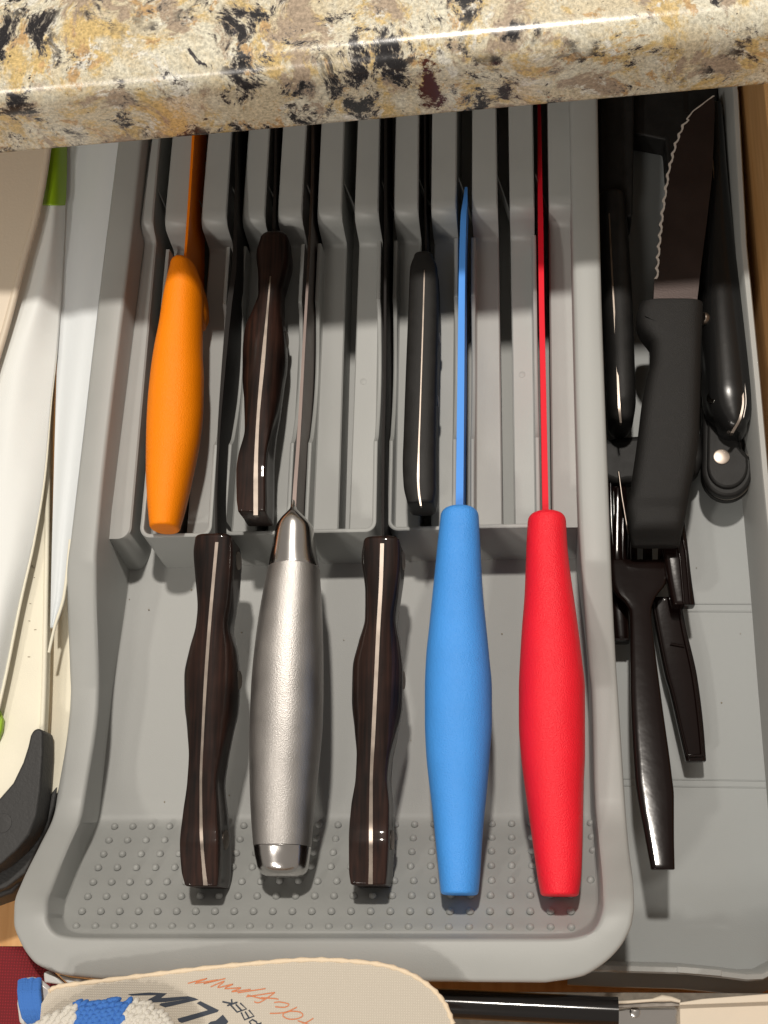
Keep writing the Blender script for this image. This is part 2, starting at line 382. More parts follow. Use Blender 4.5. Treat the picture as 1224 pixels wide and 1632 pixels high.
# ================================================================ SETTING
ZB = 10.6       # underside of the worktop
ga, gb = P(0,252,ZB), P(1224,142,ZB)
gd = (gb-ga).normalized(); gd.z = 0; gd.normalize(); gn = Vector((-gd.y, gd.x, 0))        # gn points away, under the wall side
prof = []
TH = 3.4
r1, r2 = 0.95, 0.45
for k in range(7):                     # lower arris
    a = math.pi/2*k/6; prof.append((r2-r2*math.sin(a), r2-r2*math.cos(a)))
prof = [(45, 0)] + prof
for k in range(11):                    # upper arris
    a = math.pi/2*k/10; prof.append((r1-r1*math.cos(a), TH-r1+r1*math.sin(a)))
prof += [(45, TH)]
rings = []
for s in (-40, 70):
    rings.append([ga+gd*s+gn*d+Vector((0,0,h)) for d,h in prof])
v, f = loft_rings(rings)
ct = obj('granite_countertop', v, f, GRANITE, smooth=50)
# the object's own coordinates must be world ones for the garnet streak
def recentre(o):
    off = o.location.copy()
    for q in o.data.vertices: q.co += off
    o.location = (0,0,0)
recentre(ct)
tag(ct, 'polished cream and black speckled granite countertop edge above the drawer', 'countertop')

YB = P(600,-120,0).y                   # back of the organiser, under the worktop
YD = YB+4
ZD = -1.15
fl = box('drawer_floor', (-24,-26,ZD-1), (24,YD,ZD), WOOD); fl['kind'] = 'structure'
# right-hand side of the drawer: its top edge shows
e = [P(1181,137,6.3), P(1192,292,6.3), P(1200,362,6.3), P(1211.5,500,6.3), P(1225,563,6.3)]
A = P(1183,137,2.4); B = P(1227,600,2.4); dd = (B-A)/(B.y-A.y)
A2 = A+dd*(YD-A.y); B2 = A+dd*(-26-A.y)
v = []
for p in (A2, B2):
    v += [(p.x,p.y,ZD), (p.x,p.y,6.3), (p.x+3.2,p.y,6.3), (p.x+3.2,p.y,ZD)]
ds = obj('drawer_side', v, [(0,1,5,4),(1,2,6,5),(2,3,7,6),(3,0,4,7),(0,3,2,1),(4,5,6,7)], WOOD, bevel=0.08); ds['kind'] = 'structure'
box('drawer_back', (-24,YD,ZD), (24,YD+1.5,5.5), WOOD, bevel=0.05)['kind'] = 'structure'

# ================================================================ KNIFE ORGANISER
org = thing('knife_organizer', 'grey plastic in-drawer knife organizer tray with slotted rack and bumpy front ramp', 'knife organizer', P(560,900,0))
# (outer, inner rim, floor crease) pixels with rim and floor heights, left side from the back to the front
LS = [((203,100),(240,100),(309,100),4.2,0),
      ((166,393),(208,393),(272,393),4.2,0),
      ((111,860),(155,860),(213,860),4.2,0),
      ((107,888),(153,892),(208,892),4.2,0),
      ((105,915),(153,920),(205,920),4.05,0),
      ((110,1072),(157,1076),(183,1076),2.72,0),
      ((111,1100),(157,1100),(180,1100),2.6,0),
      ((89,1270),(135,1270),(162,1270),2.6,0),
      ((84,1298),(129,1302),(158,1302),2.75,0.02),
      ((60,1350),(107,1355),(138,1352),3.5,1.05),
      ((32,1408),(83,1415),(113,1416),4.5,2.3),
      ((21,1440),(75,1440),(102,1446),4.95,2.9),
      ((20,1470),(75,1462),(101,1462),5.15,3.2),
      ((32,1505),(82,1480),(105,1476),5.2,3.45),
      ((58,1538),(98,1490),(113,1484),5.2,3.6),
      ((100,1554),(125,1493),(130,1488),5.2,3.68),
      ((160,1561),(165,1494),(165,1489),5.2,3.7)]
RS = [((952,100),(907,100),(898,100),4.2,0),
      ((957,404),(912,404),(905,404),4.2,0),
      ((972,834),(923,834),(916,834),4.2,0),
      ((974,890),(926,890),(918,890),4.2,0),
      ((975,917),(928,917),(921,917),4.05,0),
      ((983,1072),(940,1072),(937,1072),2.72,0),
      ((985,1100),(943,1100),(938,1100),2.6,0),
      ((996,1270),(948,1270),(942,1270),2.6,0),
      ((998,1298),(950,1298),(943,1298),2.75,0.02),
      ((1003,1354),(955,1350),(947,1350),3.5,1.05),
      ((1010,1412),(960,1410),(952,1410),4.5,2.3),
      ((1011,1440),(961,1440),(953,1438),4.95,2.9),
      ((1008,1469),(956,1464),(948,1460),5.15,3.2),
      ((995,1500),(945,1482),(938,1474),5.2,3.45),
      ((967,1532),(928,1490),(922,1483),5.2,3.6),
      ((925,1557),(905,1494),(902,1489),5.2,3.68),
      ((870,1566),(870,1495),(868,1490),5.2,3.7)]
def expand(sts):
    flat = [(*o,*i,*c,zr,zf) for o,i,c,zr,zf in sts]
    t = 0; keys = []
    for k_, q in enumerate(flat):
        if k_: t += max(math.hypot(q[2]-flat[k_-1][2], q[3]-flat[k_-1][3]), 4)
        keys.append((t, *q))
    xs = []
    for a, b in zip(keys, keys[1:]): xs += [lerp(a[0], b[0], j/6) for j in range(6)]
    xs.append(keys[-1][0])
    return [r_[1:] for r_ in smoothkeys(keys, len(xs), xs=xs)]
LE = expand(LS); RE = expand(RS)
mid = []
for k in range(1,6):
    t = k/6; mid.append(tuple(lerp(a,b,t) for a,b in zip(LE[-1], RE[-1])))
path = LE + mid + list(reversed(RE))
def station(q):
    ox,oy,ix,iy,cx_,cy_,zr,zf = q
    O = P(ox,oy,zr); I = P(ix,iy,zr); K = P(cx_,cy_,zf)
    d = (I-O); wdt = d.length; d.normalize()
    r = 0.16; U = Vector((0,0,1))
    sec = [O-U*1.0+d*0.12, O-U*1.0, O-U*r]
    for a in (30,60): sec.append(O+d*r*(1-math.cos(math.radians(a)))-U*r*(1-math.sin(math.radians(a))))
    sec += [O+d*r, O+d*(wdt*0.5)+U*0.015, I-d*r]
    for a in (60,30): sec.append(I-d*r*(1-math.cos(math.radians(a)))-U*r*(1-math.sin(math.radians(a))))
    K2 = I-U*r
    r2 = 0.12
    kd = (K-K2); 
    sec += [K2, K+(K2-K)*min(0.5, r2/max(kd.length,0.01)), K+d*r2*0.35+U*r2*0.3, K+d*r2]
    return sec
rings = [station(q) for q in path]
n = len(rings[0]); v = [p for r_ in rings for p in r_]; f = []
for i in range(len(rings)-1):
    for j in range(n-1): f.append((i*n+j, (i+1)*n+j, (i+1)*n+j+1, i*n+j+1))
# floor ladder between both creases
nl = len(LE); tot = len(path)
for i in range(nl-1):
    a, b_ = i*n+n-1, (i+1)*n+n-1
    c_, d_ = (tot-1-i)*n+n-1, (tot-2-i)*n+n-1
    f.append((a, b_, d_, c_))
f.append(tuple(k*n+n-1 for k in range(nl-1, nl+len(mid)+1)))
# back wall
bi = len(v)
L0, R0 = rings[0], rings[-1]
v += [Vector((L0[0].x,YB+0.2,0)), Vector((R0[0].x,YB+0.2,0)), Vector((R0[0].x,YB+0.2,4.1)), Vector((L0[0].x,YB+0.2,4.1))]
f.append((bi,bi+1,bi+2,bi+3))
tray = obj('tray_body', v, f, GREY, org, smooth=32)
# extend to the back under the worktop
def back_strip(side):
    q = LE[0] if side < 0 else RE[0]; q2 = LE[5] if side < 0 else RE[5]
    s0 = station(q); s1 = station(q2)
    out = []
    for a, b_ in zip(s0, s1):
        t = (YB+0.2-a.y)/(a.y-b_.y); out.append(a+(a-b_)*t)
    vv, ff = loft_rings([out, [p.copy() for p in s0]], close=False, caps=False)
    return obj('tray_rear_rim', vv, ff, GREY, org, smooth=32)
back_strip(-1); back_strip(1)
yq = P(500,100,0).y
box('tray_rear_floor', (P(310,100,0).x-0.6, yq-0.05, -0.1), (P(898,100,0).x, YB+0.2, -0.004), GREY, org)

# --- rack of ridges and boxes
ZS, ZR, ZF = 3.6, 2.9, 1.9
SL = [((251.5,268.5),(209,223)), ((308,328),(281,298)), ((369,390),(338,353)), ((427,447.5),(409,427)), ((488,507),(462,484)),
      ((547,568),(539.5,556)), ((607,627),(600,617)), ((667,688),(669,687)), ((730,750),(727,749)), ((792,811.5),(801,820)), ((853,874),(862,880))]
def line(pa, pb):
    return lambda y: pa.x+(pb.x-pa.x)*(y-pa.y)/(pb.y-pa.y)
sl = []
for k, (rear, fr) in enumerate(SL):
    z = ZR if k % 2 == 0 else ZF
    sl.append(tuple(line(P(rear[j],260,ZS), P(fr[j],840,z)) for j in (0,1)))
wl = line(P(208,393,4.2)+Vector((0.33,0,0)), P(172,859,ZR))
wl = line(P(300,150,0)-Vector((0.2,0,0)), P(172,859,ZR)-Vector((0.05,0,0)))
wr = line(P(905,404,0)+Vector((0.25,0,0)), P(917,834,0)+Vector((0.25,0,0)))
fa, fb = P(222,858,ZR), P(905,839,ZR)
def yfront(x): return fa.y+(fb.y-fa.y)*(x-fa.x)/(fb.x-fa.x)
def yline(py1, py2, z):
    a = P(240,py1,z); b = P(890,py2,z); return lambda x: a.y+(b.y-a.y)*(x-a.x)/(b.x-a.x)
crest = yline(357,327,ZS)
def ridge(xl, xr, zt, yend, endr=0.0):
    """one solid rail between two slots: raised shelf at the back, drop, low floor to the front"""
    vv = []; ff = []
    def prof(x):
        yc = crest(x)
        p = [(YB,ZS),(yc+0.5,ZS),(yc+0.2,ZS-0.02),(yc+0.02,ZS-0.10),(yc-0.13,ZS-0.26)]
        h = ZS-zt
        p += [(yc-0.22,ZS-0.26-(h-0.45)*0.35),(yc-0.33,zt+0.14),(yc-0.42,zt+0.04),(yc-0.58,zt),(yend,zt)]
        return p
    pm = prof((xl(0)+xr(0))/2)
    rings = []
    for (y, z) in pm:
        a, b = xl(y), xr(y)
        r = 0.05
        rings.append([Vector((a,y,0.05)), Vector((a,y,z-r)), Vector((a+r,y,z)), Vector((b-r,y,z)), Vector((b,y,z-r)), Vector((b,y,0.05))])
    return loft_rings(rings)
def merge(parts):
    V=[];Fc=[]
    for v,f in parts:
        o=len(V); V+=v; Fc+=[tuple(i+o for i in q) for q in f]
    return V,Fc
def rimz(py):
    if py < 478 or py > 704: return ZR
    t = (py-478)/(704-478)
    edge = min(1, min(t,1-t)/0.05)
    return ZR - 0.22*edge - 0.68*math.sin(math.pi*t)
def block(xl, xr, s_l, s_r, label=None):
    xm = (xl(0)+xr(0))/2
    yf = yfront(xm)
    th = 0.17; R = 0.42
    yr = P(560,386,ZR).y
    # stations down the left, round two corners, up the right : (centre offset outward normal)
    st = []
    pys = [386,410,440,470,478,484,492,505,525,550,575,600,625,650,675,690,698,704,712,740,780,820]
    for py in pys: 
        y = P(560,py,ZR).y
        if y > yf+R+0.02: st.append((Vector((xl(y),y,0)), Vector((-1,0,0)), rimz(py)))
    yy = yf+R
    for k in range(9):
        a = math.pi/2*k/8; c = Vector((xl(yf)+R, yy, 0)); nr = Vector((-math.cos(a), -math.sin(a), 0)); st.append((c+nr*R, nr, ZR))
    for k in range(9):
        a = math.pi/2*(1-k/8); c = Vector((xr(yf)-R, yfront(xr(0))*0.5+yf*0.5+R, 0)); nr = Vector((math.cos(a), -math.sin(a), 0)); st.append((c+nr*R, nr, ZR))
    for py in reversed(pys):
        y = P(560,py,ZR).y
        if y > yf+R+0.02: st.append((Vector((xr(y),y,0)), Vector((1,0,0)), rimz(py)))
    rings = []
    for p, nr, z in st:
        fr = max(0, -nr.y)
        base = p - nr*(0.05) + Vector((0,-0.42*fr,0.01)) if fr > 0.01 else p - nr*0.05 + Vector((0,0,0.01))
        r = 0.06; U = Vector((0,0,1))
        q = p-nr*th
        rings.append([base, p+U*(z-r), p-nr*r*0.3+U*(z-r*0.3), p-nr*r+U*z, q+nr*r+U*z, q+nr*r*0.3+U*(z-r*0.3), q+U*(z-r), q+U*(ZF+0.05), q-nr*0.06+U*(ZF-0.01)])
    parts = [loft_rings(rings, close=False, caps=False)]
    yend_slot = P((SLpx:=560), 842, ZF).y
    yend_slot = yf+0.32
    ins = 0.06
    a = ridge(lambda y: xl(y)+ins, s_l, ZF, yf+R*0.9); parts.append(a)
    b = ridge(s_r, lambda y: xr(y)-ins, ZF, yf+R*0.9); parts.append(b)
    # floor strip that closes the slot at the front
    y0 = yf+0.10; y1 = yend_slot
    x0, x1 = xl(y0)+0.30, xr(y0)-0.30
    parts.append(([Vector((x0,y0,ZF-0.004)),Vector((x1,y0,ZF-0.004)),Vector((x1+0.2,yf+R*0.9+0.01,ZF-0.004)),Vector((s_r(y1),yf+R*0.9+0.01,ZF-0.004)),Vector((s_r(y1),y1,ZF-0.004)),Vector((s_l(y1),y1,ZF-0.004)),Vector((s_l(y1),yf+R*0.9+0.01,ZF-0.004)),Vector((x0-0.2,yf+R*0.9+0.01,ZF-0.004)),
                   Vector((s_r(y1),y1,0.05)),Vector((s_l(y1),y1,0.05))],
                  [(0,1,2,3,4,5,6,7),(5,4,8,9)]))
    V, Fc = merge(parts)
    return obj('divider_box', V, Fc, GREY, org, smooth=40)
for k in range(5):
    block(sl[2*k][1], sl[2*k+2][0], sl[2*k+1][0], sl[2*k+1][1])
def panel(xl, xr, rounded, z=ZR):
    yf = yfront(xr(0)); R = 0.45
    rings = []
    ys = [(YB,ZS)]
    yc = crest((xl(0)+xr(0))/2)
    ys += [(yc+0.5,ZS),(yc+0.2,ZS-0.02),(yc+0.02,ZS-0.1),(yc-0.13,ZS-0.26),(yc-0.25,z+0.22),(yc-0.38,z+0.06),(yc-0.55,z),(yf+R,z)]
    if rounded:
        for kk in range(1,9):
            a = math.pi/2*kk/8; ys.append((yf+R-R*math.sin(a), z, R*(1-math.cos(a))))
    else: ys.append((yf,z))
    for q in ys:
        y, zz = q[0], q[1]; ins = q[2] if len(q) > 2 else 0
        a, b = xl(y), xr(y)-ins; r = 0.06
        t = max(0, min(1, (yf+R-y)/R)) if not rounded else max(0, min(1,(yf+R-y)/R))
        sh = Vector((0,-0.42*t*t,0))
        rings.append([Vector((a,y,0.05))+sh, Vector((a,y,zz-r)), Vector((a+r,y,zz)), Vector((b-r,y,zz)), Vector((b,y,zz-r)), Vector((b,y,0.05))+sh])
    v, f = loft_rings(rings); return obj('side_shelf', v, f, GREY, org, smooth=40)
panel(wl, sl[0][0], True)
panel(sl[10][1], wr, False, 2.75)
# slanted ribs seen inside the slots
for k in range(11):
    for (py, zt, ok) in ((305, 2.9, True),):
        if not ok: continue
        y = P(560,py,zt).y
        xa, xb = sl[k][0](y)+0.005, sl[k][1](y)-0.005
        vv = []
        for (x, yy, z) in ((xa, y+0.25, zt+0.35), (xb, y-0.75, zt-0.75)):
            vv += [(x,yy,z),(x,yy-0.09,z-0.03),(x,yy-0.09,z-0.9),(x,yy,z-0.9)]
        obj('slot_rib', vv, [(0,1,2,3),(7,6,5,4),(0,4,5,1),(1,5,6,2),(2,6,7,3),(3,7,4,0)], GREY, org, smooth=0)
# raised dots on the ramp
zs = [(1302,0.02),(1350,1.0),(1416,2.3),(1446,2.9),(1462,3.2),(1476,3.45),(1486,3.68)]
LR = [(183,1318.4,),(174,1340.5),(165.5,1362.5),(157,1384),(149,1407),(140.5,1430),(131.5,1453.5),(122.5,1477.5)]
RR = [(815.5,1314),(815.5,1336),(815.5,1357.5),(815.5,1380.5),(815,1404),(813.5,1428),(813,1453.5),(812.5,1479)]
me = bpy.data.meshes.new('raised_dot')
vv = []; ff = []
rr = 0.135; nn = 12
for a in (0, 25, 50, 72):
    for k in range(nn):
        t = 2*math.pi*k/nn; vv.append((rr*math.cos(math.radians(a))*math.cos(t)*CM, rr*math.cos(math.radians(a))*math.sin(t)*CM, rr*1.0*math.sin(math.radians(a))*CM))
for i in range(3):
    for k in range(nn): ff.append((i*nn+k, i*nn+(k+1)%nn, (i+1)*nn+(k+1)%nn, (i+1)*nn+k))
ff.append(tuple(range(3*nn, 4*nn)))
me.from_pydata(vv, [], ff); me.materials.append(GREY); me.shade_smooth()
def zfloor(pt_py):   # ramp height that the tray mesh has at this picture row
    return None
# ramp plane from the lofted floor: fit on world y through the crease stations
rampL = [P(q[4],q[5],q[7]) for q in LE]; rampR = [P(q[4],q[5],q[7]) for q in RE]
def ramp_z(x, y):
    def side(r):
        for a, b in zip(r, r[1:]):
            if b.y <= y <= a.y and a.y-b.y > 1e-6: return lerp(a.z,b.z,(a.y-y)/(a.y-b.y)), lerp(a.x,b.x,(a.y-y)/(a.y-b.y))
        return (r[-1].z, r[-1].x) if y < r[-1].y else (0, r[0].x)
    zl, x0 = side(rampL); zr_, x1 = side(rampR)
    t = max(0, min(1, (x-x0)/(x1-x0))); return lerp(zl, zr_, t)
for row in range(8):
    l = LR[row]; r = RR[row]
    ncol = 23 if row < 5 else 23
    step = 1/22 if False else None
    n_between = [21.45,21.5,21.6,21.6,21.7,21.7,21.75,21.8][row]
    n_int = {0:21,1:21,2:21,3:21,4:22,5:22,6:22,7:22}[row]
    ncols = n_int+ (4 if row in (6,7) else 3)
    # spacing grows slightly to the right
    for c_ in range(n_int+6):
        t = c_/n_int
        u = t*(0.965+0.035*t)
        px = lerp(l[0], r[0], u); py = lerp(l[1], r[1], u)
        lim = 946 if row < 5 else (938 if row == 5 else (922 if row == 6 else 918))
        if px > lim: break
        z = 1.5
        for _ in range(12):
            p = P(px,py,z); z = lerp(z, ramp_z(p.x,p.y), 0.7)
        p = P(px,py,z)
        o = bpy.data.objects.new('raised_dot', me); C.objects.link(o); o.parent = org; o.location = (p+Vector((0,0.02,0.03+(0.03 if row > 5 else 0))))*CM-wloc(org)
        o.rotation_euler = (-math.radians(38), 0, 0)
# small moulding pips
for (x,y,z) in ((579,608,1.9),(832,597,1.9)):
    disc('moulding_mark', P(x,y,z), (0,0,1), 0.13, 0.012, GREY, org)

# ================================================================ BASE TRAY (right)
base = thing('base_tray', 'flat grey plastic outer tray section sliding out to the right under the knife organizer', 'tray', P(1100,1200,-1))
ZBF = -0.8
inn = [(1156,60),(1167,150),(1180,393),(1201,609),(1213,747),(1226,880),(1240,1050),(1262,1300),(1275,1500)]
rimr = [(x,y,3.0) for x,y in inn]
# right wall as a lofted strip
rings = []
for (x,y) in inn:
    I = P(x,y,3.0); O = I+Vector((0.27,0,0))
    K = Vector((I.x-0.12, I.y, ZBF))
    rings.append([K, I-Vector((0,0,0.08)), I+Vector((0.05,0,0)), O-Vector((0.05,0,0)), O-Vector((0,0,0.08)), Vector((O.x+0.02,O.y,ZBF-0.1))])
a0, a1 = rings[0], rings[1]
t = (YB-a0[0].y)/(a0[0].y-a1[0].y)
rings.insert(0, [p+(p-q)*t for p,q in zip(a0,a1)])
v, f = loft_rings(rings, close=False, caps=False)
obj('side_wall', v, f, GREY, base, smooth=40)
fx0 = P(900,1300,ZBF).x
yfr = P(1090,1532,ZBF).y
kR = P(1262,1300,3.0).x
slotx = [r_[0] for r_ in rings]
vv = [Vector((fx0,YB,ZBF)), Vector((fx0,yfr-0.3,ZBF))] + [Vector((p.x,p.y,ZBF)) for p in reversed(slotx) if p.y > yfr]
vv.insert(2, Vector((kR+0.6, yfr-0.3, ZBF)))
bot = [p-Vector((0,0,0.25)) for p in vv]; m_ = len(vv)
obj('floor_panel', vv+bot, [tuple(range(m_)), tuple(range(2*m_-1,m_-1,-1))]+[(i,(i+1)%m_,m_+(i+1)%m_,m_+i) for i in range(m_)], GREY2, base, smooth=0)
# moulded lines across the floor
for (py1, py2) in ((962,963),(974,975),(1241,1245),(1252,1256)):
    a = P(985,py1,ZBF); b = P(1240,py2,ZBF)
    tube('moulded_line', [a+Vector((0,0,0.0)), b+Vector((0,0,0.0))], 0.03, GREY2, base, n=6)
# front wall
fr = [(905,1536),(985,1540),(1090,1543),(1150,1549),(1190,1554),(1215,1553),(1240,1540)]
rings = []
for (x,y) in fr:
    I = P(x,y-3,1.3); rings.append([Vector((I.x,I.y+0.1,ZBF)), I-Vector((0,0,0.07)), I+Vector((0,-0.05,0)), I+Vector((0,-0.20,0)), I+Vector((0,-0.26,-0.07)), I+Vector((0,-0.26,-1.2)), I+Vector((0,-0.75,-1.25)), I+Vector((0,-0.8,-2.3))])
v, f = loft_rings(rings, close=False, caps=False); obj('front_wall', v, f, GREY, base, smooth=40)
slab('rim_cap', [(1079,1540),(1150,1546),(1150,1556),(1079,1550)], 1.33, 0.1, GREY, base, bevel=0.02)

# ================================================================ KNIVES IN THE ORGANISER
def coated(name, label, colour, keys, bl, mh, mb, rs=0.25, re=0.12, teeth=0, e=2.2, guard=None):
    root = thing(name, label, 'knife', P(keys[-1][1],keys[-1][0],0))
    handle('handle', keys, mh, root, e=e, rs=rs, re=re, tilt=0.6)
    blade('blade', bl, mb, root, teeth=teeth, ns=40 if not teeth else 90)
    return root
G = 'knives standing in the organizer slots'
# blue
k = [(824,702,763,4.1,0.75),(860,698,765,4.1,0.82),(900,694,767,4.1,0.92),(950,689,770,4.1,1.05),(1000,684,775,4.1,1.18),(1050,679,780,4.1,1.3),(1100,677,784,4.1,1.38),(1150,677,784,4.1,1.38),(1200,679,781,4.1,1.32),(1250,684,777,4.1,1.25),(1300,690,772,4.1,1.15),(1350,695,768,4.1,1.05),(1400,700,765,4.1,0.98),(1420,702,763,4.1,0.95)]
bl = [(298,741,745,3.3,3.1),(318,738,745,3.9,2.2),(345,734,743,4.2,1.5),(450,731,741,4.3,1.0),(600,729,740,4.3,0.7),(830,726,738,4.3,0.6)]
blue = coated('chef_knife', 'bright blue chef knife with blue coated blade, between brown wooden and red handles', 'blue', k, bl, BLUE, BLUEB, rs=0.3); blue['group'] = G
# red
k = [(832,841,902,4.1,0.75),(870,839,904,4.1,0.85),(900,838,907,4.1,0.93),(950,836,914,4.1,1.05),(1000,832,921,4.1,1.2),(1050,829,927,4.1,1.32),(1100,827,932,4.1,1.4),(1150,827,932,4.1,1.4),(1200,830,932,4.1,1.35),(1250,836,930,4.1,1.25),(1300,843,929,4.1,1.15),(1350,850,928,4.1,1.05),(1400,857,926,4.1,0.98),(1422,861,923,4.1,0.95)]
bl = [(40,855,859,0.9,0.3),(215,857,863,2.3,0.6),(300,857,864.5,3.3,1.0),(360,857.5,866,3.9,1.0),(450,858.5,867,4.25,1.0),(650,862,871,4.3,0.8),(845,865,875,4.3,0.6)]
red = coated('slicing_knife', 'bright red long knife with red coated blade, furthest right in the organizer', 'red', k, bl, RED, REDB, rs=0.3); red['group'] = G
# orange
k = [(432,273,314,4.0,0.95),(450,268,320,4.0,1.05),(480,262,322,3.95,1.15),(520,256,322,3.95,1.2),(560,248,322,3.95,1.25),(600,242,324,3.95,1.3),(650,237,323,3.95,1.3),(700,234.5,318,3.95,1.2),(750,234,308,3.95,1.1),(800,236,297,4.0,0.95),(838,239,287,4.05,0.75)]
bl = [(120,312,315,4.0,1.9),(230,305,309,4.1,1.8),(340,298,302,4.3,1.4),(450,290,294,4.4,0.9)]
orange = coated('serrated_knife', 'orange serrated bread knife with orange blade in the leftmost box', 'orange', k, bl, ORANGE, ORANGEB, teeth=1, rs=0.32, re=0.14); orange['group'] = G
gk = [(452,300,322,3.2,0.7),(480,296,330,3.15,0.95),(500,298,331,3.15,1.0),(512,302,328,3.25,0.75)]
handle('finger_guard', gk, ORANGE, orange, e=2.2, rs=0.35, re=0.22)

def wooden(name, label, body, tangk, rivs, blk, mb, e='facet', mw=None, rs=0.22, re=0.10, rr=0.33, bx=None):
    root = thing(name, label, 'knife', P(body[-1][1],body[-1][0],0), G)
    tf = topz if body[-1][0] > 1000 else topz2
    body = [(q[0],q[1],q[2],tf(q[0])-q[3],q[3]) for q in smoothkeys([(b_[0],b_[1],b_[2],b_[4]) for b_ in body], 160)]
    o, st = handle('handle', body, mw or WOODH, root, e=e, rs=rs, re=re, n=36, ns=150, box_keys=bx)
    rows = []
    tk_ = smoothkeys(tangk, 90)
    tops = [(-c.y, c.z+h) for c, w__, h in st]
    for (py, l, r) in tk_:
        z = 4.6
        for _ in range(8):
            yy = P((l+r)/2, py, z).y
            z = interp(tops, -yy)[0]+0.006
        rows.append((py, l, r, z))
    strip('tang', rows, TANG, root, ns=0)
    for (py, dz) in rivs:
        l, r, zc, hz = interp([tuple(q) for q in smoothkeys(body, 90)], py)
        c = P((l+r)/2, py, zc); wx = (r-l)/2*S((l+r)/2,py,zc)
        disc('rivet', c+Vector((wx-0.005,0,dz)), (1,0,0.12), rr, 0.02, TANG, root)
    blade('blade', blk, mb, root, ns=40)
    return root
T = 4.95
def topz(py): return interp([(860,5.25),(1200,4.78),(1318,4.50),(1328,4.50),(1345,4.570),(1352,4.565),(1412,4.33)], py)[0]
def topz2(py): return interp([(380,4.15),(500,4.35),(740,4.78),(758,4.80),(775,4.79),(830,4.88)], py)[0]
def tk(py, l, r, hz, top=None):
    top = topz(py) if top is None else topz2(py)
    return (py, l, r, top-hz, hz)
body = [tk(870,317,378,1.0),tk(890,315,380,1.1),tk(930,317,378,1.05),tk(970,319,374,0.95),tk(1000,316,370,0.95),tk(1040,305,378,1.1),tk(1085,297,381,1.2),tk(1130,298,378,1.2),tk(1170,303,368,1.05),tk(1215,307,358,0.9),tk(1250,306,353,0.9),tk(1300,301,357,1.05),tk(1350,297,360,1.15),tk(1390,299,360,1.1),tk(1410,303,358,1.0)]
wooden('wooden_knife', 'dark brown scalloped wood knife, leftmost long handle, left of the steel handled knife', body,
       [(864,343,348),(930,337,342),(1000,331,336),(1085,325,330),(1170,321,325),(1250,318,322),(1320,318,323),(1370,321,326),(1411,324,331)],
       [(893,-0.1),(1083,-0.1),(1338,-0.1)],
       [(60,376,380,3.9,1.0),(300,374,378,4.2,1.0),(420,370,377,4.3,0.6),(480,362,370,4.35,0.5),(600,352,358,4.4,0.5),(700,346,350,4.4,0.5),(800,343,346,4.45,0.6),(880,343,347,4.6,1.2)], DBLADE, bx=[(860,0.75),(950,0.45),(1030,0.1),(1150,0.1),(1215,0.75),(1260,1.0),(1420,1.0)])
body = [tk(874,582,641,1.0),tk(900,579,643,1.1),tk(950,584,638,1.0),tk(990,583,633,0.95),tk(1030,572,639,1.1),tk(1070,563,643,1.2),tk(1120,562,642,1.2),tk(1170,567,633,1.05),tk(1210,571,624,0.9),tk(1245,570,621,0.9),tk(1290,564,625,1.05),tk(1340,561,625,1.15),tk(1390,561,623,1.1),tk(1408,563,621,1.05)]
wooden('wooden_knife', 'dark brown scalloped wood knife with shiny butt, between the steel and blue handles', body,
       [(866,606,612),(930,604,610),(1000,600,606),(1085,596,602),(1170,592,598),(1250,589,594),(1320,588,594),(1370,588,594),(1409,587,594)],
       [(893,-0.1),(1083,-0.1),(1338,-0.1)],
       [(60,612,616,3.9,1.0),(350,612,616,4.1,1.0),(600,611,615,4.2,0.8),(700,609,613,4.3,0.8),(880,608,612,4.5,1.2)], DBLADE, bx=[(860,0.75),(950,0.45),(1030,0.1),(1150,0.1),(1215,0.75),(1260,1.0),(1420,1.0)])
body = [tk(392,416,463,0.8,4.75),tk(415,411,465,0.95,4.8),tk(450,413.5,458,0.85,1),tk(475,413.5,452,0.8,1),tk(500,406,452,0.9,4.8),tk(535,392,456,1.05,4.8),tk(570,389,457,1.1,4.8),tk(610,389,452,1.05,4.8),tk(650,392,446,0.95,4.8),tk(695,394,437,0.8,4.8),tk(735,387,432,0.95,4.8),tk(765,384,431,1.05,4.8),tk(805,384,431,1.0,4.8),tk(825,386,430,0.95,4.8)]
wooden('small_wooden_knife', 'small dark brown scalloped wood knife lying inside the second box', body,
       [(440,430,432),(520,422,426),(566,417,423),(677,408,413),(747,404.5,411),(770,404,411),(821,404,411)],
       [(540,-0.1)],
       [(60,440,443,3.4,1.2),(300,436,440,3.7,1.0),(360,434,438,3.8,1.0),(400,435,439,4.0,1.2)], DBLADE, rs=0.35, re=0.05, bx=[(380,0.3),(470,0.2),(560,0.1),(640,0.2),(700,0.8),(740,1.0),(840,1.0)])
# black handled knife in the fourth box
body = [tk(422,661,692,0.85,4.7),tk(440,655,699,0.95,1),tk(500,652.5,701,1.0,4.7),tk(600,648.5,699,1.0,4.7),tk(700,645,697,1.0,4.7),tk(750,643.5,697,1.05,4.7),tk(785,645,697,1.0,4.7),tk(806,650,694,0.9,4.7)]
wooden('black_handled_knife', 'small black handled knife lying in the fourth box, left of the blue blade', body,
       [(430,675.5,677.3),(500,673.5,675.5),(656,668.5,670.5),(720,666,668.6),(763,664.7,668.2),(785,666,669.3),(806,669.5,672)],
       [(540,0.0),(640,0.0)],
       [(60,675,678,3.0,1.0),(300,676,679,3.5,1.0),(380,677,680,3.8,1.0),(430,678,682,3.9,1.2)], DBLADE, mw=BLACKM, e=2.8, rs=0.2, re=0.16, rr=0.22, bx=[(400,0.6),(820,0.6)])
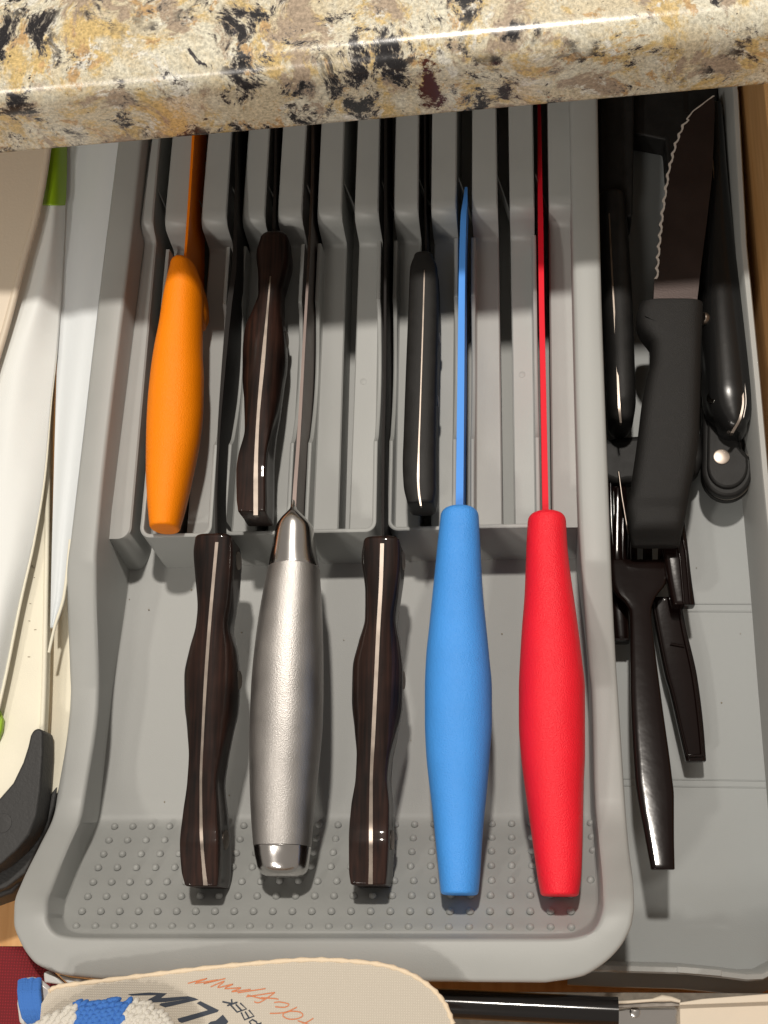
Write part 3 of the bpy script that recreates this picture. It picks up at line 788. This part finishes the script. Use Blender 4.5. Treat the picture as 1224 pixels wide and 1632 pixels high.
# steel knife
st_ = thing('steel_knife', 'all steel knife with satin round handle and polished tip, between two brown handles', 'knife', P(450,1390,0), G)
T2 = 4.7
k = [(800,465,471,4.62,0.2),(811,463.5,473,4.58,0.3),(819,458,480,4.53,0.5),(826,451,487,4.47,0.65),(833,445.5,493.5,4.40,0.78),(842,440.5,499.5,4.33,0.88),(880,433,504,4.27,0.98),(906,428,509,4.25,1.05)]
handle('bolster', k, POL, st_, e=2.2, rs=0.03, re=0.02, ns=24)
k = [(907,428,509,4.25,1.05),(950,419,512,4.15,1.18),(1000,411,514,4.05,1.32),(1060,404,515,3.97,1.42),(1100,401,515,3.92,1.45),(1150,399,514,3.86,1.45),(1200,398,510,3.8,1.4),(1250,398.5,505,3.75,1.3),(1300,400.5,500,3.72,1.2),(1348,404,496,3.7,1.08)]
handle('grip', k, SATIN, st_, e=2.2, rs=0.01, re=0.01, n=40)
k = [(1349.5,404.5,495.5,3.7,1.07),(1362,406,494,3.69,1.0),(1376,409,492,3.68,0.95)]
handle('end_cap', k, POL, st_, e=2.2, rs=0.01, re=0.45, ns=10)
blade('blade', [(60,497,501,3.0,0.9),(250,496,500,3.7,0.9),(400,490.5,494.5,4.1,0.8),(550,482,486.5,4.3,0.8),(700,473,478.5,4.5,0.8),(780,467,473,4.65,1.2),(822,464.5,471,4.7,2.6)], BLADE, st_, ns=40)

# ================================================================ RIGHT COMPARTMENT
# serrated knife lying on top
kn = thing('steak_knife', 'black handled serrated knife lying flat on top of the pile in the right compartment', 'knife', P(1050,860,0))
def pillow(name, left, right, zb, zt, m, parent, e=2.6, ns=50, n=28, label=None, rs=0.12, re=0.12):
    """left/right: [(py, px)] edges; flat-lying body between heights zb and zt [(py, zb, zt)] or numbers"""
    y0 = max(left[0][0], right[0][0]); y1 = min(left[-1][0], right[-1][0])
    Lk = smoothkeys(left, 200); Rk = smoothkeys(right, 200); prof = sellipse(n, e); rings = []
    seq = [lerp(y0,y1,i/(ns-1)) for i in range(ns)]
    for i, y in enumerate(seq):
        l = interp(Lk, y)[0]; r = interp(Rk, y)[0]
        b_ = zb if not isinstance(zb,list) else interp(zb, y)[0]; t_ = zt if not isinstance(zt,list) else interp(zt, y)[0]
        zc = (b_+t_)/2; hz = (t_-b_)/2; a = P(l,y,zc); b = P(r,y,zc); c = (a+b)/2; wx = (b-a).length/2
        dirv = (b-a).normalized()
        rings.append((c, dirv, wx, hz))
    def rg(c, d, wx, hz): return [c+d*p[0]*wx+Vector((0,0,p[1]*hz)) for p in prof]
    out = []
    d0 = (rings[0][0]-rings[1][0]).normalized(); d1 = (rings[-1][0]-rings[-2][0]).normalized()
    for kk in range(4,0,-1):
        a = kk/4*math.pi/2; sh = rs*(1-math.cos(a)); q = rings[0]; out.append(rg(q[0]+d0*rs*math.sin(a), q[1], max(0.02,q[2]-sh), max(0.02,q[3]-sh)))
    out += [rg(*q) for q in rings]
    for kk in range(1,5):
        a = kk/4*math.pi/2; sh = re*(1-math.cos(a)); q = rings[-1]; out.append(rg(q[0]+d1*re*math.sin(a), q[1], max(0.02,q[2]-sh), max(0.02,q[3]-sh)))
    v, f = loft_rings(out); return obj(name, v, f, m, parent, smooth=50, label=label)
Lh = [(492,1018),(505,1014),(522,1015),(538,1023),(556,1036),(580,1036),(610,1029),(650,1022),(700,1016),(750,1009),(790,1003),(812,998),(835,1001),(868,1006)]
Rh = [(492,1119),(520,1118),(560,1116),(620,1115),(700,1113),(740,1108),(790,1098),(830,1091),(868,1083)]
pillow('handle', Lh, Rh, [(490,1.9),(868,1.9)], [(490,3.5),(540,3.55),(650,3.6),(790,3.45),(806,3.42),(812,3.30),(844,3.22),(848,3.12),(868,2.4)], BLACKP, kn, e=4.0, rs=0.06, re=0.12)
# flat blade with scalloped edge
le = [(1043,445),(1044,432)]
def edge_pt(t):
    pts = [(0,1043,444),(0.15,1046,400),(0.35,1052,340),(0.55,1062,272),(0.7,1073,230),(0.82,1085,200),(0.92,1105,176),(1,1137,152)]
    return interp(pts, t)
o1 = []
for i in range(121):
    t = i/120; x, y = edge_pt(t)
    s = (abs(math.sin(t*math.pi*17)))*4.2*(1 if t < 0.86 else 0)
    o1.append((x+s, y))
outline = [(1041,496)] + o1 + [(1139,170),(1138,215),(1135,280),(1127,350),(1118,420),(1109,496)]
zbl = lambda x,y: (496-y)*0.0
slab('blade', outline, 2.75, 0.12, mat('blade_dark_reflection', (0.045,0.032,0.029), 0.42, metal=0.6, spec=0.4, var=0.15, vscale=60, bump=0.1, bscale=1500), kn, bevel=0.0, smooth=20)  # dark brown base colour stands in for dim surroundings mirrored in the steel
o2 = []
strip_v = []
N_ = len(o1)
for i in range(N_):
    x, y = o1[i]
    wv = 1.6+2.2*(1 if (int(i/120*17) % 2 == 0) else 0.8)*abs(math.cos(i/120*math.pi*17))
    wv = wv*(1 if i < 104 else 0.6)
    a = P(x-0.6,y,2.76); b = P(x+wv,y+0.3,2.765)
    strip_v += [a, b, b-Vector((0,0,0.06)), a-Vector((0,0,0.06))]
ff = []
for i in range(N_-1):
    for j in range(4): ff.append((i*4+j,i*4+(j+1)%4,(i+1)*4+(j+1)%4,(i+1)*4+j))
ff += [(0,1,2,3),((N_-1)*4+3,(N_-1)*4+2,(N_-1)*4+1,(N_-1)*4)]
obj('serrated_edge', strip_v, ff, EDGE, kn, smooth=30)
strip('guard_step', [(503,1028,1030,3.53),(512,1045,1049,3.53)], BLACKP, kn, ns=4, depth=0.1)

# knife at the left of the compartment, on edge
k2 = thing('black_handled_knife', 'glossy black handled knife with visible steel spine against the organizer rim, right compartment', 'knife', P(985,690,0))
handle('handle', [(330,950,996,1.3,1.2),(420,955,1003,1.4,1.2),(520,962,1008,1.5,1.25),(610,966,1011,1.65,1.3),(650,967,1012,1.66,1.3),(672,970,1009,1.6,1.15)], BLACKM, k2, e=3.0, rs=0.2, re=0.35)
strip('tang', [(340,970,972,2.53),(430,974,976.5,2.63),(520,979,981.5,2.77),(600,983,986,2.94),(650,985,989,2.98),(674,988,991,2.80)], TANG, k2)
slab('blade_guard', [(955,60),(1012,60),(1010,230),(1008,345),(955,345)], 1.9, 1.6, BLACKM, k2, bevel=0.1)
sg = thing('blade_guard', 'long black plastic blade guard in the shade under the countertop edge, right compartment', 'blade guard', P(1080,120,0))
slab('sheath', [(1008,20),(1110,20),(1142,60),(1146,300),(1135,440),(1110,480),(1064,470),(1068,330),(1060,222),(1008,212)], 0.9, 1.3, BLACKM, sg, bevel=0.1)
slab('seam_strip', [(1086,60),(1096,60),(1097,180),(1090,180)], 0.94, 0.1, DBLADE, sg, bevel=0.02)

k3 = thing('carving_knife', 'glossy black knife with double steel spine line and rivet, along the right tray wall', 'knife', P(1160,690,0))
Lq = [(180,1128),(300,1122),(400,1117),(500,1114),(600,1118),(640,1121),(665,1127),(684,1142)]
Rq = [(180,1150),(300,1160),(400,1172),(500,1186),(600,1197),(640,1199),(665,1198),(684,1189)]
pillow('handle', Lq, Rq, 0.4, [(180,1.9),(500,2.5),(640,2.75),(690,2.6)], BLACKG, k3, e=2.6, re=0.4, rs=0.1)
strip('tang', [(240,1133,1135,2.02),(380,1148,1150,2.26),(520,1168,1170,2.50),(600,1180,1182.5,2.62),(640,1183,1186,2.68),(665,1178,1182,2.66),(690,1164,1169,2.45)], TANG, k3, ns=60)
strip('handle_seam', [(380,1151.2,1152,2.27),(520,1172,1173,2.51),(600,1184.5,1185.6,2.62),(640,1188.5,1189.6,2.66),(665,1184.5,1185.6,2.65)], EDGE, k3, ns=40)
disc('rivet', P(1137,634,2.30), (-0.75,0,0.66), 0.27, 0.12, CHROME, k3)
disc('rivet', P(1122,508,2.2), (-0.75,0,0.6), 0.25, 0.12, TANG, k3)

k4 = thing('folding_knife', 'rounded black handle end with a steel rivet, lying below the carving knife', 'knife', P(1158,780,0))
o4 = []
for i in range(25):
    a = math.pi*(1.0-i/24)
    o4.append((1160-41*math.cos(math.pi-a)*-1*-1, 760+42*math.sin(a)))
o4 = [(1160-42*math.cos(math.pi*i/24), 752+45*math.sin(math.pi*i/24)) for i in range(25)]
o4 += [(1201,735),(1192,726),(1184,716),(1181,702),(1180,640),(1120,640)]
slab('lower_scale', o4, 0.55, 0.55, BLACKM, k4, bevel=0.14)
slab('liner', [(1160+(x-1160)*0.965, 748+(y-748)*0.965) for x,y in o4], 0.64, 0.16, TANG, k4, bevel=0.02)
slab('upper_scale', [(1160+(x-1160)*0.955, 748+(y-752)*0.955) for x,y in o4], 1.15, 0.5, BLACKM, k4, bevel=0.13)
slab('raised_face', [(1160+(x-1160)*0.78, 742+(y-752)*0.78) for x,y in o4], 1.32, 0.3, BLACKM, k4, bevel=0.1)
disc('rivet', P(1150,728,1.34), (0,0,1), 0.30, 0.03, TANG, k4)

k5 = thing('black_plastic_handle', 'matte black curved handle crossing underneath the serrated knife handle', 'handle', P(1040,740,0))
slab('grip', [(955,700),(1000,694),(1060,690),(1118,684),(1122,730),(1113,756),(1100,762),(1040,765),(1000,768),(985,772),(955,760)], 0.9, 0.9, BLACKM, k5, bevel=0.25, segs=4)

def fork(name, label, parts, group='dark plastic cutlery in the right compartment'):
    r = thing(name, label, 'plastic cutlery', P(*parts['at'],0), group)
    return r
f1 = fork('plastic_fork', 'shiny dark brown plastic fork handle pointing to the front, its end casting a shadow', {'at':(1050,1380)})
Lf = [(895,968),(930,972),(950,983),(962,996),(975,1003),(1010,1004),(1100,1005),(1240,1012),(1270,1016),(1330,1027),(1384,1037)]
Rf = [(895,1064),(930,1062),(945,1050),(958,1042),(975,1038),(1010,1041),(1100,1052),(1240,1071),(1270,1074),(1330,1074),(1384,1075)]
pillow('handle', Lf, Rf, [(895,0.9),(1384,2.5)], [(895,1.25),(1384,2.95)], FORKP, f1, e=5, re=0.05, rs=0.05, ns=70)
for i in range(4):
    x = 976+i*24
    pillow('tine', [(780,x+4),(895,x)], [(780,x+14),(895,x+16)], 0.6, 0.85, FORKP, f1, e=3, ns=8)
f2 = fork('plastic_knife', 'dark plastic cutlery handle with raised border and recess, right of the fork handle', {'at':(1110,1210)})
pillow('handle', [(955,1036),(1080,1060),(1100,1066),(1160,1080),(1212,1092)], [(955,1085),(1000,1093),(1080,1111),(1160,1121),(1212,1125)], 0.0, 0.45, FORKP, f2, e=5, re=0.05, rs=0.05)
for s, kk in ((0,[(960,1041),(1080,1065),(1100,1071),(1160,1085),(1205,1096)]),(1,[(960,1081),(1000,1088),(1080,1105),(1160,1115),(1205,1119)])):
    tube('raised_border', [P(x,y,0.50) for y,x in smoothkeys(kk, 24)], 0.055, FORKP, f2, n=8)
tube('raised_border', [P(1096,1205,0.50), P(1119,1204,0.50)], 0.055, FORKP, f2, n=8)
tube('raised_border', [P(1068,1026,0.50), P(1091,1030,0.50)], 0.05, FORKP, f2, n=8)
f3 = fork('plastic_spoon', 'ridged straight dark plastic handle emerging under the serrated knife butt', {'at':(1090,960)})
pillow('handle', [(800,1040),(880,1055),(930,1063),(965,1070)], [(800,1086),(860,1094),(930,1102),(965,1107)], 0.7, 1.5, FORKP, f3, e=5, re=0.06)
tube('ridge_line', [P(1064,800,1.5), P(1084,890,1.52), P(1090,962,1.52)], 0.05, FORKP, f3, n=8)
tube('ridge_line', [P(1075,800,1.5), P(1093,880,1.52), P(1100,962,1.5)], 0.05, FORKP, f3, n=8)
f4 = fork('plastic_fork', 'dark plastic cutlery end lying mostly hidden beside the organizer rim', {'at':(990,1020)})
pillow('handle', [(740,974),(880,972),(960,972),(1022,978)], [(740,996),(880,1002),(960,1002),(1022,1004)], -0.2, 0.6, FORKP, f4, e=4, re=0.06)
tube('end_ridge', [P(979,1019,0.62), P(1001,1019,0.62)], 0.05, FORKP, f4, n=8)
for i in range(5):
    tube('ridge_line', [P(972+i*5,770+i*14,0.68), P(974+i*4.4,840+i*12,0.72), P(978+i*4.6,895+i*4,0.68)], 0.045, FORKP, f4, n=6)
tube('edge_line', [P(986,752,1.0), P(991,790,1.05), P(1001,850,1.0)], 0.04, TANG, f4, n=8)

# ================================================================ LEFT: CUTTING BOARDS
def sheet(name, left, right, zl, zr_, arch, th, m, parent, ns=40, nc=12, label=None, ripple=0.0):
    """bowed plastic board: left/right edges are [(py,px)], heights at either edge and a bow between"""
    y0 = max(left[0][0],right[0][0]); y1 = min(left[-1][0],right[-1][0])
    Lk = smoothkeys(left,120); Rk = smoothkeys(right,120); top = []
    for i in range(ns):
        y = lerp(y0,y1,i/(ns-1)); l = interp(Lk,y)[0]; r = interp(Rk,y)[0]; row = []
        for j in range(nc):
            t = j/(nc-1); z = lerp(zl,zr_,t)+arch*math.sin(math.pi*t)+ripple*math.sin(t*9+i*0.15)
            row.append(P(lerp(l,r,t), y, z))
        top.append(row)
    v = [p for r_ in top for p in r_]; nv = len(v); v += [p-Vector((0,0,th)) for p in v]; f = []
    for i in range(ns-1):
        for j in range(nc-1):
            a,b,c,d = i*nc+j, i*nc+j+1, (i+1)*nc+j+1, (i+1)*nc+j
            f += [(a,b,c,d),(nv+d,nv+c,nv+b,nv+a)]
        f += [(i*nc, (i+1)*nc, nv+(i+1)*nc, nv+i*nc), (i*nc+nc-1, nv+i*nc+nc-1, nv+(i+1)*nc+nc-1, (i+1)*nc+nc-1)]
    for j in range(nc-1):
        f += [(j, nv+j, nv+j+1, j+1), ((ns-1)*nc+j, (ns-1)*nc+j+1, nv+(ns-1)*nc+j+1, nv+(ns-1)*nc+j)]
    return obj(name, v, f, m, parent, smooth=45, label=label, bevel=0.04)
bA = thing('cutting_board', 'tan cream board with a raised rim in the upper left corner', 'cutting board', P(0,400,0))
sheet('board', [(150,-60),(300,-60),(620,-60)], [(150,84),(240,72),(330,57),(420,32),(520,6),(620,-25)], 5.4, 5.1, 0.0, 0.35, TANP, bA)
tube('rim', [P(x,y,5.05) for y,x in smoothkeys([(150,87),(240,76),(330,61),(420,36),(520,10),(620,-21)],20)], 0.14, TANP, bA, n=10)
bB = thing('rolled_cutting_mat', 'white flexible cutting mat curved into a roll with a green end, far left', 'cutting mat', P(40,900,0))
sheet('mat', [(150,60),(324,60),(450,30),(600,-40),(1000,-60),(1150,-80)], [(150,104),(324,103),(400,100),(560,90),(640,81),(760,70),(860,54),(960,32),(1080,8),(1150,-8)], 4.3, 3.95, 0.5, 0.16, WHITEP, bB, ns=60, nc=24, ripple=0.045)
tube('edge_bead', [P(x,y,3.92) for y,x in smoothkeys([(560,91),(640,82),(760,71),(860,55),(960,33),(1080,9),(1150,-7)],30)], [min(0.055,0.004+0.006*i) for i in range(30)], CREAMP, bB, n=8)
sheet('green_end', [(150,66),(240,66),(326,62)], [(150,106),(240,106),(318,104.5),(326,103)], 4.40, 4.03, 0.5, 0.1, GREENP, bB, ns=14)
bC = thing('cutting_board', 'pale bluish white board tapering down beside the organizer rim', 'cutting board', P(120,500,0))
sheet('board', [(150,104),(350,98),(600,90),(780,85),(900,82),(1000,80)], [(150,199),(260,185),(400,167),(560,148),(700,132),(860,113),(950,102),(1000,86)], 3.7, 3.85, -0.06, 0.2, PALEP, bC, ripple=0.05)
tube('board_edge', [P(x,y,3.85) for y,x in smoothkeys([(860,112),(950,102),(1000,87),(1040,78)],20)], 0.06, CREAMP, bC, n=8)
bD = thing('cutting_board', 'cream scratched cutting board whose black rubber corner has a round dimple', 'cutting board', P(40,1250,0))
sheet('board', [(560,-10),(700,-20),(900,-40),(1100,-60),(1340,-90)], [(560,84),(700,79),(900,77),(1100,73),(1250,62),(1290,48),(1330,22),(1340,10)], 3.5, 3.3, 0.0, 0.45, CREAMP, bD, ns=60)
tube('board_rim', [P(x,y,3.35) for y,x in smoothkeys([(600,80),(700,77),(900,74),(1100,70),(1165,67)],20)], 0.10, CREAMP, bD, n=8)
slab('rubber_corner', [(48,1172),(53,1163),(61,1160),(68,1165),(68,1200),(64,1260),(58,1300),(46,1330),(25,1356),(0,1378),(-40,1400),(-60,1330),(0,1271),(20,1248),(36,1215),(44,1190)], 3.75, 1.2, RUBBER, bD, bevel=0.13, segs=4)
disc('dimple', P(4,1312,3.76), (0,0,1), 0.33, 0.025, RUBBER, bD)
for i in range(14):
    x = random.uniform(50,72); y = random.uniform(820,1090)*1.0; x = 72-(y-700)*0.02-random.uniform(4,22); a = random.uniform(-0.3,0.4); L_ = random.uniform(2,5)
    z = interp([(-60,3.5),(76,3.3)], x)[0]+0.012
    p = P(x,y,z); q = P(x+L_*math.cos(a), y+L_*math.sin(a), z)
    tube('knife_scratch', [p, q], 0.012, CUT, bD, n=4)
bE = thing('cutting_board', 'cream board standing behind the scratched one, with its own black rubber corner', 'cutting board', P(95,1200,0))
sheet('board', [(850,40),(1000,40),(1310,0)], [(850,128),(960,122),(1080,116),(1200,104),(1250,96),(1290,72),(1310,40)], 2.2, 2.45, 0.0, 0.45, CREAMP, bE)
slab('rubber_corner', [(92,1250),(86,1285),(76,1318),(55,1362),(40,1392),(10,1415),(-60,1440),(-60,1350),(40,1310),(60,1290),(76,1270)], 2.5, 1.6, RUBBER, bE, bevel=0.10, segs=4)
slab('rubber_lip', [(74,1322),(54,1364),(30,1412),(18,1424),(-60,1452),(-60,1380),(0,1375),(40,1350)], 2.0, 1.9, RUBBER, bE, bevel=0.12, segs=4)
slab('green_tab', [(-12,1126),(-2,1132),(4,1146),(2,1164),(-5,1182),(-12,1186)], 3.7, 0.25, GREENP, bD, bevel=0.05)

# ================================================================ BOTTOM: cloth, card, yarn, rod
cl = thing('red_potholder', 'dark red woven cloth in the lower left corner of the drawer', 'potholder', P(20,1580,0))
rings = []
sheet('cloth', [(1508,-60),(1560,-60),(1700,-60)], [(1508,36),(1516,52),(1540,72),(1580,110),(1700,180)], 3.6, 3.6, 0.35, 0.4, REDCLOTH, cl, ripple=0.02)
ZC = 6.3
cardL = [(78,1580),(95,1572),(150,1565),(230,1555),(310,1545),(400,1536),(480,1530),(545,1531),(610,1538),(655,1553),(690,1577),(710,1602),(722,1632),(726,1670),(60,1670),(66,1600)]
def ctilt(x,y): return -0.9*max(0,(300-x)/300)**1.5*max(0,(1600-y)/60) + 0.0
card = thing('branded_card', 'cream woven card with dark navy and orange printed lettering at the bottom edge', 'card', P(400,1600,0))
cs = catmull([(float(a),float(b)) for a,b in cardL[:13]], 6) + [(726,1670),(60,1670),(66,1600)]
slab('card_sheet', cs, ZC, 0.10, CARD, card, bevel=0.0)
tube('cut_edge', [P(x,y,ZC-0.03) for x,y in cs[:73]], [0.075+0.02*math.sin(i*2.3) for i in range(73)], mat('card_edge', (0.80,0.66,0.48), 0.8, bump=0.8, bscale=700), card, n=8)
def print_poly(pts, m, nm='printed_letter'):
    n_ = len(pts); top = [P(x,y,ZC+0.012) for x,y in pts]; bot = [p-Vector((0,0,0.02)) for p in top]
    obj(nm, top+bot, [tuple(range(n_)), tuple(range(2*n_-1,n_-1,-1))]+[(i,(i+1)%n_,n_+(i+1)%n_,n_+i) for i in range(n_)], m, card, smooth=0)
def cc(pts): return [(180+a/3.6, 1540+b/3.6) for a,b in pts]
print_poly(cc([(85,160),(210,150),(310,155),(275,182),(430,172),(470,182),(300,205),(215,208),(200,192),(250,165),(105,168)]), NAVY)     # N
print_poly(cc([(275,212),(470,182),(490,192),(300,236),(265,222)]), NAVY)                                                              # I
print_poly(cc([(370,300),(545,252),(480,212),(500,200),(607,252),(600,262),(395,325),(378,318)]), NAVY)                                # L
print_poly(cc([(545,331),(560,318),(590,312),(630,278),(662,318),(640,345),(540,352)]), NAVY)                                          # R
def stroke(pts, wpx, m):
    pp = [P(x,y,ZC+0.014) for x,y in pts]; wcm = wpx*0.021/2
    tube('printed_stroke', pp, wcm, m, card, n=6, flat=0.15)
for s in ([(655,226),(714,206)], [(628,203),(683,215)], [(680,189),(683,215)],
          [(675,222),(712,263),(766,245),(730,211)], [(738,254),(704,218)],
          [(735,264),(755,307),(809,286),(779,251)], [(781,297),(758,260)],
          [(800,345),(852,325)], [(800,345),(782,318),(800,306),(822,318),(830,334)]):
    stroke(cc(s), 2.2, NAVY)
for s in ([(430,98),(540,70),(470,98),(600,78),(520,100),(645,70)], [(560,118),(640,85),(600,122),(690,102),(640,128),(735,124),(680,146),(790,132)],
          [(715,152),(875,128)], [(765,175),(930,150)], [(770,165),(870,190)], [(810,203),(845,206),(930,150)],
          [(850,180),(925,185),(950,190)], [(930,232),(985,235),(1010,218),(960,205),(925,208)],
          [(900,270),(985,265),(1055,235)], [(985,262),(975,285),(1010,303),(1060,300),(1090,282),(1070,262),(1020,258),(985,268)], [(1085,325),(1110,322),(1150,298)], [(1060,312),(1125,335)]):
    stroke(catmull([(float(a),float(b)) for a,b in cc(s)], 4), 1.5, RUST)

# yarn
yr = thing('crochet_cloth', 'blue and white crocheted cotton cloth lying on the cream card', 'crocheted cloth', P(180,1630,0))
def stitches(name, region, m, zc):
    V=[];Fc=[]
    for (cx_,cy_) in region:
        for s in (-1,1):
            ang = s*0.62+random.uniform(-0.3,0.3)+0.25*math.sin(cx_*0.05)
            L_ = 14.0; pts = []
            for k_ in range(5):
                t = k_/4-0.5
                dx_ = math.cos(ang)*L_*t*1.2; dy_ = math.sin(ang)*L_*t*1.2
                bump = 0.16*(1-4*t*t)
                pts.append(P(cx_+s*0+dx_, cy_+s*2.0+dy_, zc(cx_,cy_)+bump))
            rings=[]
            for i,p in enumerate(pts):
                t_ = (pts[min(i+1,4)]-pts[max(i-1,0)]).normalized(); u = t_.cross(Vector((0,0,1))).normalized(); w_ = u.cross(t_)
                rr_ = (0.05,0.10,0.115,0.10,0.05)[i]
                rings.append([p+u*rr_*math.cos(math.pi*q/3)+w_*rr_*math.sin(math.pi*q/3) for q in range(6)])
            v,f = loft_rings(rings); o = len(V); V+=v; Fc+=[tuple(i_+o for i_ in q) for q in f]
    obj(name, V, Fc, m, yr, smooth=70, kind='stuff')
def dome(cx_,cy_,rx_,ry_,z0,h): return lambda x,y: z0+h*math.sqrt(max(0,1-((x-cx_)/rx_)**2-((y-cy_)/ry_)**2))
zd = dome(180,1660,140,80,6.3,1.0)
blueR=[];whiteR=[]
for gy in range(1586,1680,7):
    off = 0 if (gy//7)%2 else 5.0
    for gx in range(60,300,10):
        x = gx+off; y = gy
        top = interp([(60,1632),(90,1614),(120,1600),(150,1595),(205,1597),(240,1602),(270,1625),(300,1660)], x)[0]
        x += random.uniform(-1.5,1.5); y += random.uniform(-1.2,1.2)+3*math.sin(gx*0.06)
        if y < top: continue
        (blueR if 119 < x < 207-(y-1600)*0.35 and y < 1650 else whiteR).append((x,y))
stitches('blue_yarn', blueR, YBLUE, zd); stitches('white_yarn', whiteR, YWHITE, zd)
slab('cloth_backing', [(60,1640),(90,1622),(125,1606),(160,1600),(205,1602),(240,1608),(268,1632),(290,1670),(50,1670)], 6.55, 0.3, YWHITE, yr, bevel=0.1)
ts = thing('blue_tassel', 'twisted blue yarn end in a clear wrapper above the red cloth', 'tassel', P(55,1600,0))
for i in range(9):
    x0 = 33+i*3.6
    tube('yarn_strand', [P(x0,1562+random.uniform(-2,2),5.6), P(x0-1+random.uniform(-1,1),1580,5.9), P(x0+1,1600,6.0), P(x0+6,1618+random.uniform(-3,3),5.9), P(x0+13,1628,5.7)], 0.10, YBLUE, ts, n=8)
slab('clear_wrapper', [(30,1560),(50,1557),(62,1560),(80,1575),(82,1612),(60,1640),(30,1632),(26,1600)], 5.55, 0.25, CLEAR, ts, bevel=0.1)
# white plastic bits peeking out below the organiser
for (pts, lab) in (([(69,1550),(76,1547),(88,1556),(102,1570),(70,1566)], 'white plastic scrap at the bottom left under the organizer lip, nearest the red cloth'),
                   ([(92,1553),(110,1558),(142,1562),(140,1568),(108,1568)], 'flat white plastic strip under the organizer lip, middle of three'),
                   ([(186,1560),(196,1556),(215,1556),(228,1560),(190,1566)], 'small rounded white piece under the organizer lip, furthest right')):
    o = slab('plastic_scrap', pts, 4.7, 0.3, WHITEP, bevel=0.06); tag(o, lab, 'plastic scrap', 'white plastic scraps under the organizer lip')

rod = thing('black_rod', 'glossy black cylindrical rod lying across the front of the drawer', 'rod', P(820,1600,0))
tube('shaft', [P(640,1596,3.6), P(800,1604,3.6), P(985,1613,3.6)], 0.46, mat('rod_gloss', (0.012,0.011,0.011), 0.12), rod, n=24)
bk = thing('metal_clip', 'shiny metal clip plate with a small screw at the bottom right', 'metal clip', P(1010,1620,0))
tube('wire_loop', [P(926,1650,3.0), P(930,1622,3.0), P(942,1608,3.0), P(966,1602,3.0), P(1000,1600,3.0)], 0.1, CHROME, bk, n=10)
slab('plate', [(952,1620),(965,1612),(1000,1607),(1086,1606),(1086,1670),(940,1670)], 3.05, 0.15, CHROME, bk, bevel=0.05)
slab('flap', [(967,1598),(1030,1594),(1086,1592),(1086,1604),(967,1607)], 3.4, 0.1, mat('worn_steel', (0.30,0.27,0.24), 0.35, metal=1, var=0.2, vscale=200), bk, bevel=0.02)
disc('screw', P(1012,1613,3.12), (0,0,1), 0.17, 0.05, POL, bk)
tube('torn_paper_edge', [P(967,1599,3.5), P(1000,1597,3.5), P(1040,1594,3.5), P(1056,1591,3.52), P(1070,1592,3.5), P(1084,1596,3.5)], [0.05,0.05,0.05,0.11,0.08,0.05], PAPER, bk, n=8)
wb = thing('cream_box', 'cream cardboard box edge in the bottom right corner', 'box', P(1160,1620,0))
slab('top_face', [(1083,1600),(1224,1593),(1300,1590),(1300,1700),(1085,1700)], 3.6, 1.6, PAPER, wb, bevel=0.05)
slab('raised_flap', [(1083,1598),(1120,1592),(1224,1584),(1300,1578),(1300,1594),(1083,1602)], 3.9, 0.15, PAPER, wb, bevel=0.03)
mt = slab('drawer_liner', [(600,1580),(1300,1584),(1300,1700),(600,1700)], 1.2, 0.6, mat('beige_mat', (0.20,0.18,0.15), 0.8, bump=1.0, bscale=250, var=0.25, vscale=300), bevel=0.0)
tag(mt, 'beige ribbed liner mat under the rod at the front of the drawer', 'liner')

V=[];Fc=[]
for (x,y,r_) in ((237,972,.04),(305,940,.035),(262,1278,.03),(365,1268,.035),(206,955,.03),(385,1008,.03),(548,1020,.025),(640,940,.02),(800,1010,.03),(655,1180,.02),(590,1290,.03),(385,1330,.03),(1110,905,.025),(1150,1120,.03),(1180,1010,.02)):
    c = P(x,y, 0.03 if x < 1000 else ZBF+0.03); o=len(V)
    for dx,dy,dz in ((1,0,0),(0,1,0.1),(-1,0.2,0),(0.1,-1,0),(0,0,0.8),(0,0,-0.8)): V.append(c+Vector((dx*random.uniform(.7,1.4),dy*random.uniform(.7,1.4),dz))*r_)
    Fc += [tuple(o+i for i in q) for q in ((0,1,4),(1,2,4),(2,3,4),(3,0,4),(1,0,5),(2,1,5),(3,2,5),(0,3,5))]
cr = obj('crumbs', V, Fc, CUT, smooth=0, kind='stuff'); tag(cr, 'tiny dark crumbs scattered on the grey tray floors', 'crumbs')

box('drawer_front', (-26,-27.5,ZD-1), (26,-26,6.3), WOOD, bevel=0.1)['kind'] = 'structure'
